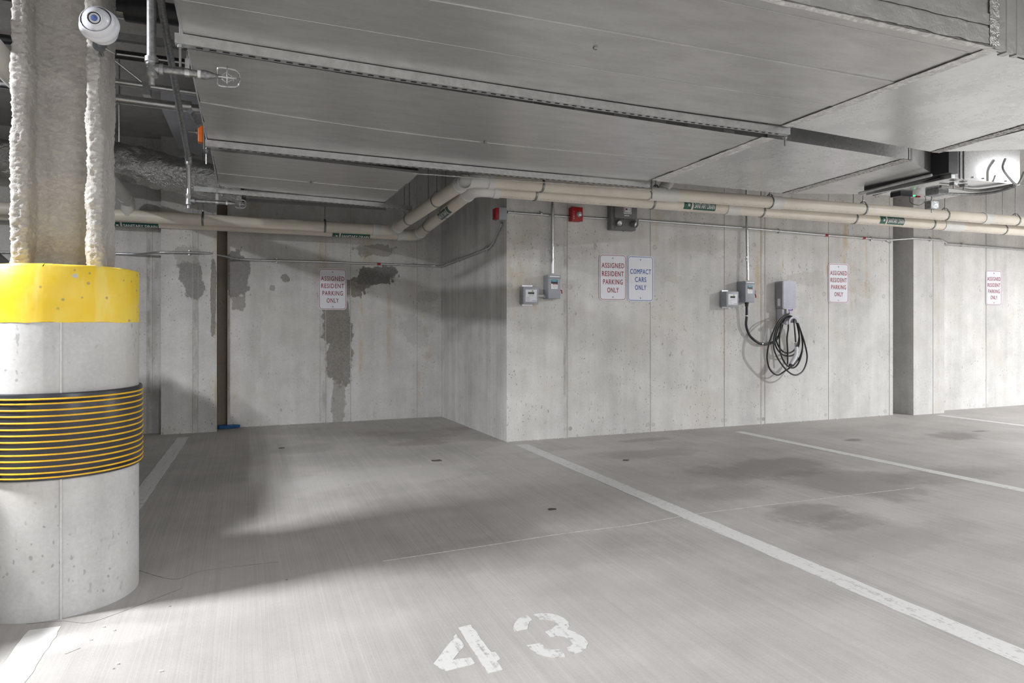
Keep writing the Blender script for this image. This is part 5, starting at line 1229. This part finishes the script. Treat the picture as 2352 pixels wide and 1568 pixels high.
# foil wrapped flexible duct
def flex():
    path = spline([atd(-120, 350, 6.0), atd(0, 362, 6.0), atd(140, 368, 6.05), atd(265, 372, 6.1), atd(340, 385, 6.15), atd(420, 405, 6.2), atd(505, 420, 6.25), atd(560, 425, 6.3)], 14)
    vs_ = []; fs_ = []; seg = 56
    for i, p in enumerate(path):
        d = (path[min(i + 1, len(path) - 1)] - path[max(i - 1, 0)]).normalized(); u = d.cross(Vector((0, 0, 1))).normalized(); v = u.cross(d)
        for k in range(seg):
            a_ = 2 * PI * k / seg; rr = .155
            q = u * math.cos(a_) * rr * 1.15 + v * math.sin(a_) * rr
            w_ = p + q
            rr2 = noise.fractal(Vector((w_.x * 9, w_.y * 9, w_.z * 9)), 1, 2, 3) * .022 + (1 - abs(noise.noise(w_ * 14))) * .012
            vs_.append(p + q * (1 + rr2 / rr))
        if i:
            for k in range(seg): fs_.append(((i - 1) * seg + k, (i - 1) * seg + (k + 1) % seg, i * seg + (k + 1) % seg, i * seg + k))
    b = MB(); b.add(vs_, fs_, True); return b.build('foil_duct', Mm['foil'], ang=180)
tag(flex(), 'crinkled foil-wrapped flexible duct passing behind the column', 'duct')
# soffit board at left of the ducts
b = MB(); b.prism([atz(369, 246, HC + 1.66), atz(470, 262, HC + 1.66), atz(560, 395, HC + 1.66), atz(410, 340, HC + 1.66)], (0, 0, .15)); struct(b.build('trim_2', plain('white soffit', (.60, .62, .68), .7, 0, .05, 3)), 'pale soffit board between the foil duct and the ducts')
# ceiling details: rods by the diagonal pipes
# ---- security camera on the post
def dome():
    t_ = thing('security_camera', 'white turret security camera bracketed to the post at top left', 'camera')
    c_ = atd(228, 58, 2.60); ax = (Vector((0, 0, HC)) - c_); ax = Vector((ax.x - 1.0, ax.y, ax.z + 1.9)).normalized()
    r = .064
    b = MB(); b.lathe([(0, -.052), (r * .78, -.052), (r * .84, -.044), (r * .86, -.022), (r * 1.0, -.020), (r * 1.10, -.008), (r * 1.10, .004), (r * 1.04, .012), (r * .95, .014)], c_, ax, 40); b.build('base', Mm['camwhite'], t_)
    b = MB(); b.lathe([(r * .97, .010), (r * .97, .022), (r * .92, .032), (r * .84, .036)], c_, ax, 40); b.build('ring', Mm['camwhite'], t_)
    ec = c_ + ax * .020; er = r * .80
    b = MB(); prof = [(er * math.cos(a_), er * math.sin(a_)) for a_ in [k * PI / 2 / 12 for k in range(13)]]; b.lathe(prof, ec, ax, 40); b.build('eyeball', Mm['camwhite'], t_)
    lx = (Vector((-.10, -.1, HC - .05)) - c_).normalized(); lx = (lx + ax * .35 + Vector((-.12, 0, .12))).normalized(); lc = ec + lx * er * .86
    b = MB(); b.lathe([(.027, -.004), (.0275, .006), (.0235, .009), (.022, .006)], lc, lx, 32); b.build('lens_bezel', Mm['camwhite'], t_)
    b = MB(); b.lathe([(.0225, .005), (.016, .003), (.0135, .004), (0, .004)], lc, lx, 32); b.build('lens_ring', Mm['guardgloss'], t_)
    b = MB(); b.lathe([(.0125, .004), (.010, .009), (.005, .011), (0, .0115)], lc, lx, 24); b.build('lens', Mm['lens'], t_)
    e = atd(230, 92, 2.63); b = MB(); b.tube([c_ + Vector((0, 0, -.035)), e], [.020, .010], 10); b.build('bracket_arm', Mm['camwhite'], t_)
    w0 = atd(229, 104, 2.70); b = MB(); b.lathe([(0, -.003), (.025, -.003), (.0255, 0), (.025, .003), (0, .003)], w0, (w0 - Vector((0, 0, HC)) - Vector((0, 0, 1.2))).normalized(), 28); b.build('washer', Mm['band'], t_)
    b = MB(); b.tube([e, w0, (w0.x, 3.17, w0.z - .02)], .007, 8); b.tube([w0 + Vector((.02, 0, -.01)), w0 + Vector((.05, .01, -.022))], .003, 6); b.build('threaded_rod', Mm['rod'], t_)
    rebase(t_)
dome()

# ================================================================== PARKED CAR (left, mostly behind the column)
def car():
    t_ = thing('parked_car', 'dark car parked nose-in left of the column, only its roof edge showing', 'car')
    paint = plain('black car paint', (.02, .022, .03), .18, .3, .1, 2); glass = plain('car glass', (.02, .025, .03), .06, .0, .1, 2); trim_ = Mm['conduit']
    xr, xl = -1.24, -3.08; xc = (xr + xl) / 2
    # lower body: lofted sections along Y
    secs = [(2.72, .45, .78, .80), (2.85, .30, .98, .92), (3.6, .24, 1.04, .92), (4.8, .24, 1.05, .92), (6.0, .24, 1.06, .92), (6.5, .26, 1.02, .92), (7.0, .32, .92, .86), (7.18, .45, .78, .74)]
    vs_ = []; fs_ = []; n_ = 14
    for (y, z0, z1, hw) in secs:
        pr = [(-hw * .9, z0), (-hw, z0 + .1), (-hw * 1.0, (z0 + z1) / 2), (-hw * .98, z1 - .10), (-hw * .90, z1 - .02), (-hw * .5, z1 + .01), (0, z1 + .02)]
        pr = pr + [(-x, z) for x, z in pr[::-1]]
        for x, z in pr: vs_.append(Vector((xc + x, y, z)))
    for i in range(len(secs) - 1):
        for k in range(n_): fs_.append((i * n_ + k, i * n_ + (k + 1) % n_, (i + 1) * n_ + (k + 1) % n_, (i + 1) * n_ + k))
    b = MB(); b.add(vs_, fs_, True); b.add(vs_[:n_], [tuple(range(n_))]); b.add(vs_[-n_:], [tuple(range(n_))]); b.build('body', paint, t_, ang=40)
    # greenhouse
    gs = [(2.95, 1.02, 1.06, .80), (3.2, 1.02, 1.54, .74), (3.8, 1.02, 1.64, .73), (4.7, 1.02, 1.65, .73), (5.15, 1.02, 1.61, .73), (5.45, 1.02, 1.52, .75), (6.15, 1.0, 1.04, .82)]
    vs_ = []; fs_ = []; n_ = 10
    for (y, z0, z1, hw) in gs:
        pr = [(-.86, z0), (-(hw + .05), z0 + (z1 - z0) * .5), (-hw * 1.0, z1 - .06 * (z1 - z0) / .6), (-hw * .86, z1 - .01), (-hw * .4, z1)]
        pr = pr + [(-x, z) for x, z in pr[::-1]]
        for x, z in pr: vs_.append(Vector((xc + x, y, z)))
    for i in range(len(gs) - 1):
        for k in range(n_): fs_.append((i * n_ + k, i * n_ + (k + 1) % n_, (i + 1) * n_ + (k + 1) % n_, (i + 1) * n_ + k))
    b = MB(); b.add(vs_, fs_, True); b.build('cabin', paint, t_, ang=30)
    for s_ in (-1, 1):
        xw = xc + s_ * .80
        for ya, yb in ((3.35, 3.95), (4.02, 4.68), (4.74, 5.45)):
            zt = 1.52 if yb < 5 else 1.44
            b = MB(); b.prism([Vector((xw + s_ * .045, ya, 1.10)), Vector((xw + s_ * .045, yb + .1, 1.10)), Vector((xw - s_ * .015, yb - .05, zt)), Vector((xw - s_ * .015, ya + .05, 1.53))], (s_ * .012, 0, 0)); b.build('side_window', glass, t_)
        b = MB(); b.tube([(xw - s_ * .11, 3.4, 1.62), (xw - s_ * .11, 3.9, 1.675), (xw - s_ * .11, 4.7, 1.675), (xw - s_ * .11, 5.05, 1.645)], .015, 8); b.build('roof_rail', trim_, t_)
        b = MB(); b.box((xw + s_ * .12, 5.3, 1.03), (xw + s_ * .22, 5.42, 1.15), bev=.03); b.build('mirror', paint, t_)
        for yy in (3.55, 6.35):
            wx = xc + s_ * .82; b = MB(); b.lathe([(.20, -.11), (.33, -.11), (.345, -.09), (.345, .09), (.33, .11), (.20, .11)], (wx, yy, .345), (1, 0, 0), 32); w_ = b.build('tire', Mm['black'], t_)
            b = MB(); b.lathe([(0, -.10), (.06, -.105), (.20, -.09), (.215, -.10), (.215, .10), (.20, .09), (.06, .105), (0, .10)], (wx, yy, .345), (1, 0, 0), 32); b.build('wheel', trim_, t_)
    b = MB(); b.prism([Vector((xc - .66, 5.47, 1.525)), Vector((xc + .66, 5.47, 1.525)), Vector((xc + .74, 6.12, 1.085)), Vector((xc - .74, 6.12, 1.085))], (0, .012, .015)); b.build('windshield', glass, t_)
    for s_ in (-1, 1):
        b = MB(); b.box((xc + s_ * .45, 7.10, .66), (xc + s_ * .78, 7.16, .80), bev=.02) if s_ > 0 else b.box((xc - .78, 7.10, .66), (xc - .45, 7.16, .80), bev=.02); b.build('headlamp', Mm['glassy'], t_)
        b = MB(); (b.box((xc + .50, 2.74, .75), (xc + .80, 2.80, .92), bev=.02) if s_ > 0 else b.box((xc - .80, 2.74, .75), (xc - .50, 2.80, .92), bev=.02)); b.build('tail_lamp', Mm['alarm'], t_)
    rebase(t_)
car()

# ================================================================== STRIP LIGHTS (fixtures of the lamps)
def fixture(loc, sx, sy, lab):
    t_ = thing('strip_light', lab, 'light', 'ceiling strip lights'); x, y, z = loc
    b = MB(); b.box((x - sx / 2 - .02, y - sy / 2 - .02, z + .012), (x + sx / 2 + .02, y + sy / 2 + .02, z + .09), bev=.006); b.build('housing', Mm['camwhite'], t_)
    for q in (-.4, .4):
        b = MB(); px_, py_ = (x + q * sx, y) if sx > sy else (x, y + q * sy); b.tube([(px_, py_, z + .09), (px_, py_, CZ)], .004, 6); b.build('rod', Mm['rod'], t_)
    rebase(t_)
for (l_, p_, sx, sy), lab in zip(LAMPS, ('strip light over the parked car', 'added strip light left of the viewer, to light the column front', 'strip light at the far right', 'strip light above the viewer', 'strip light behind the viewer to the right', 'strip light at the far right end')):
    fixture(l_, sx, sy, lab)
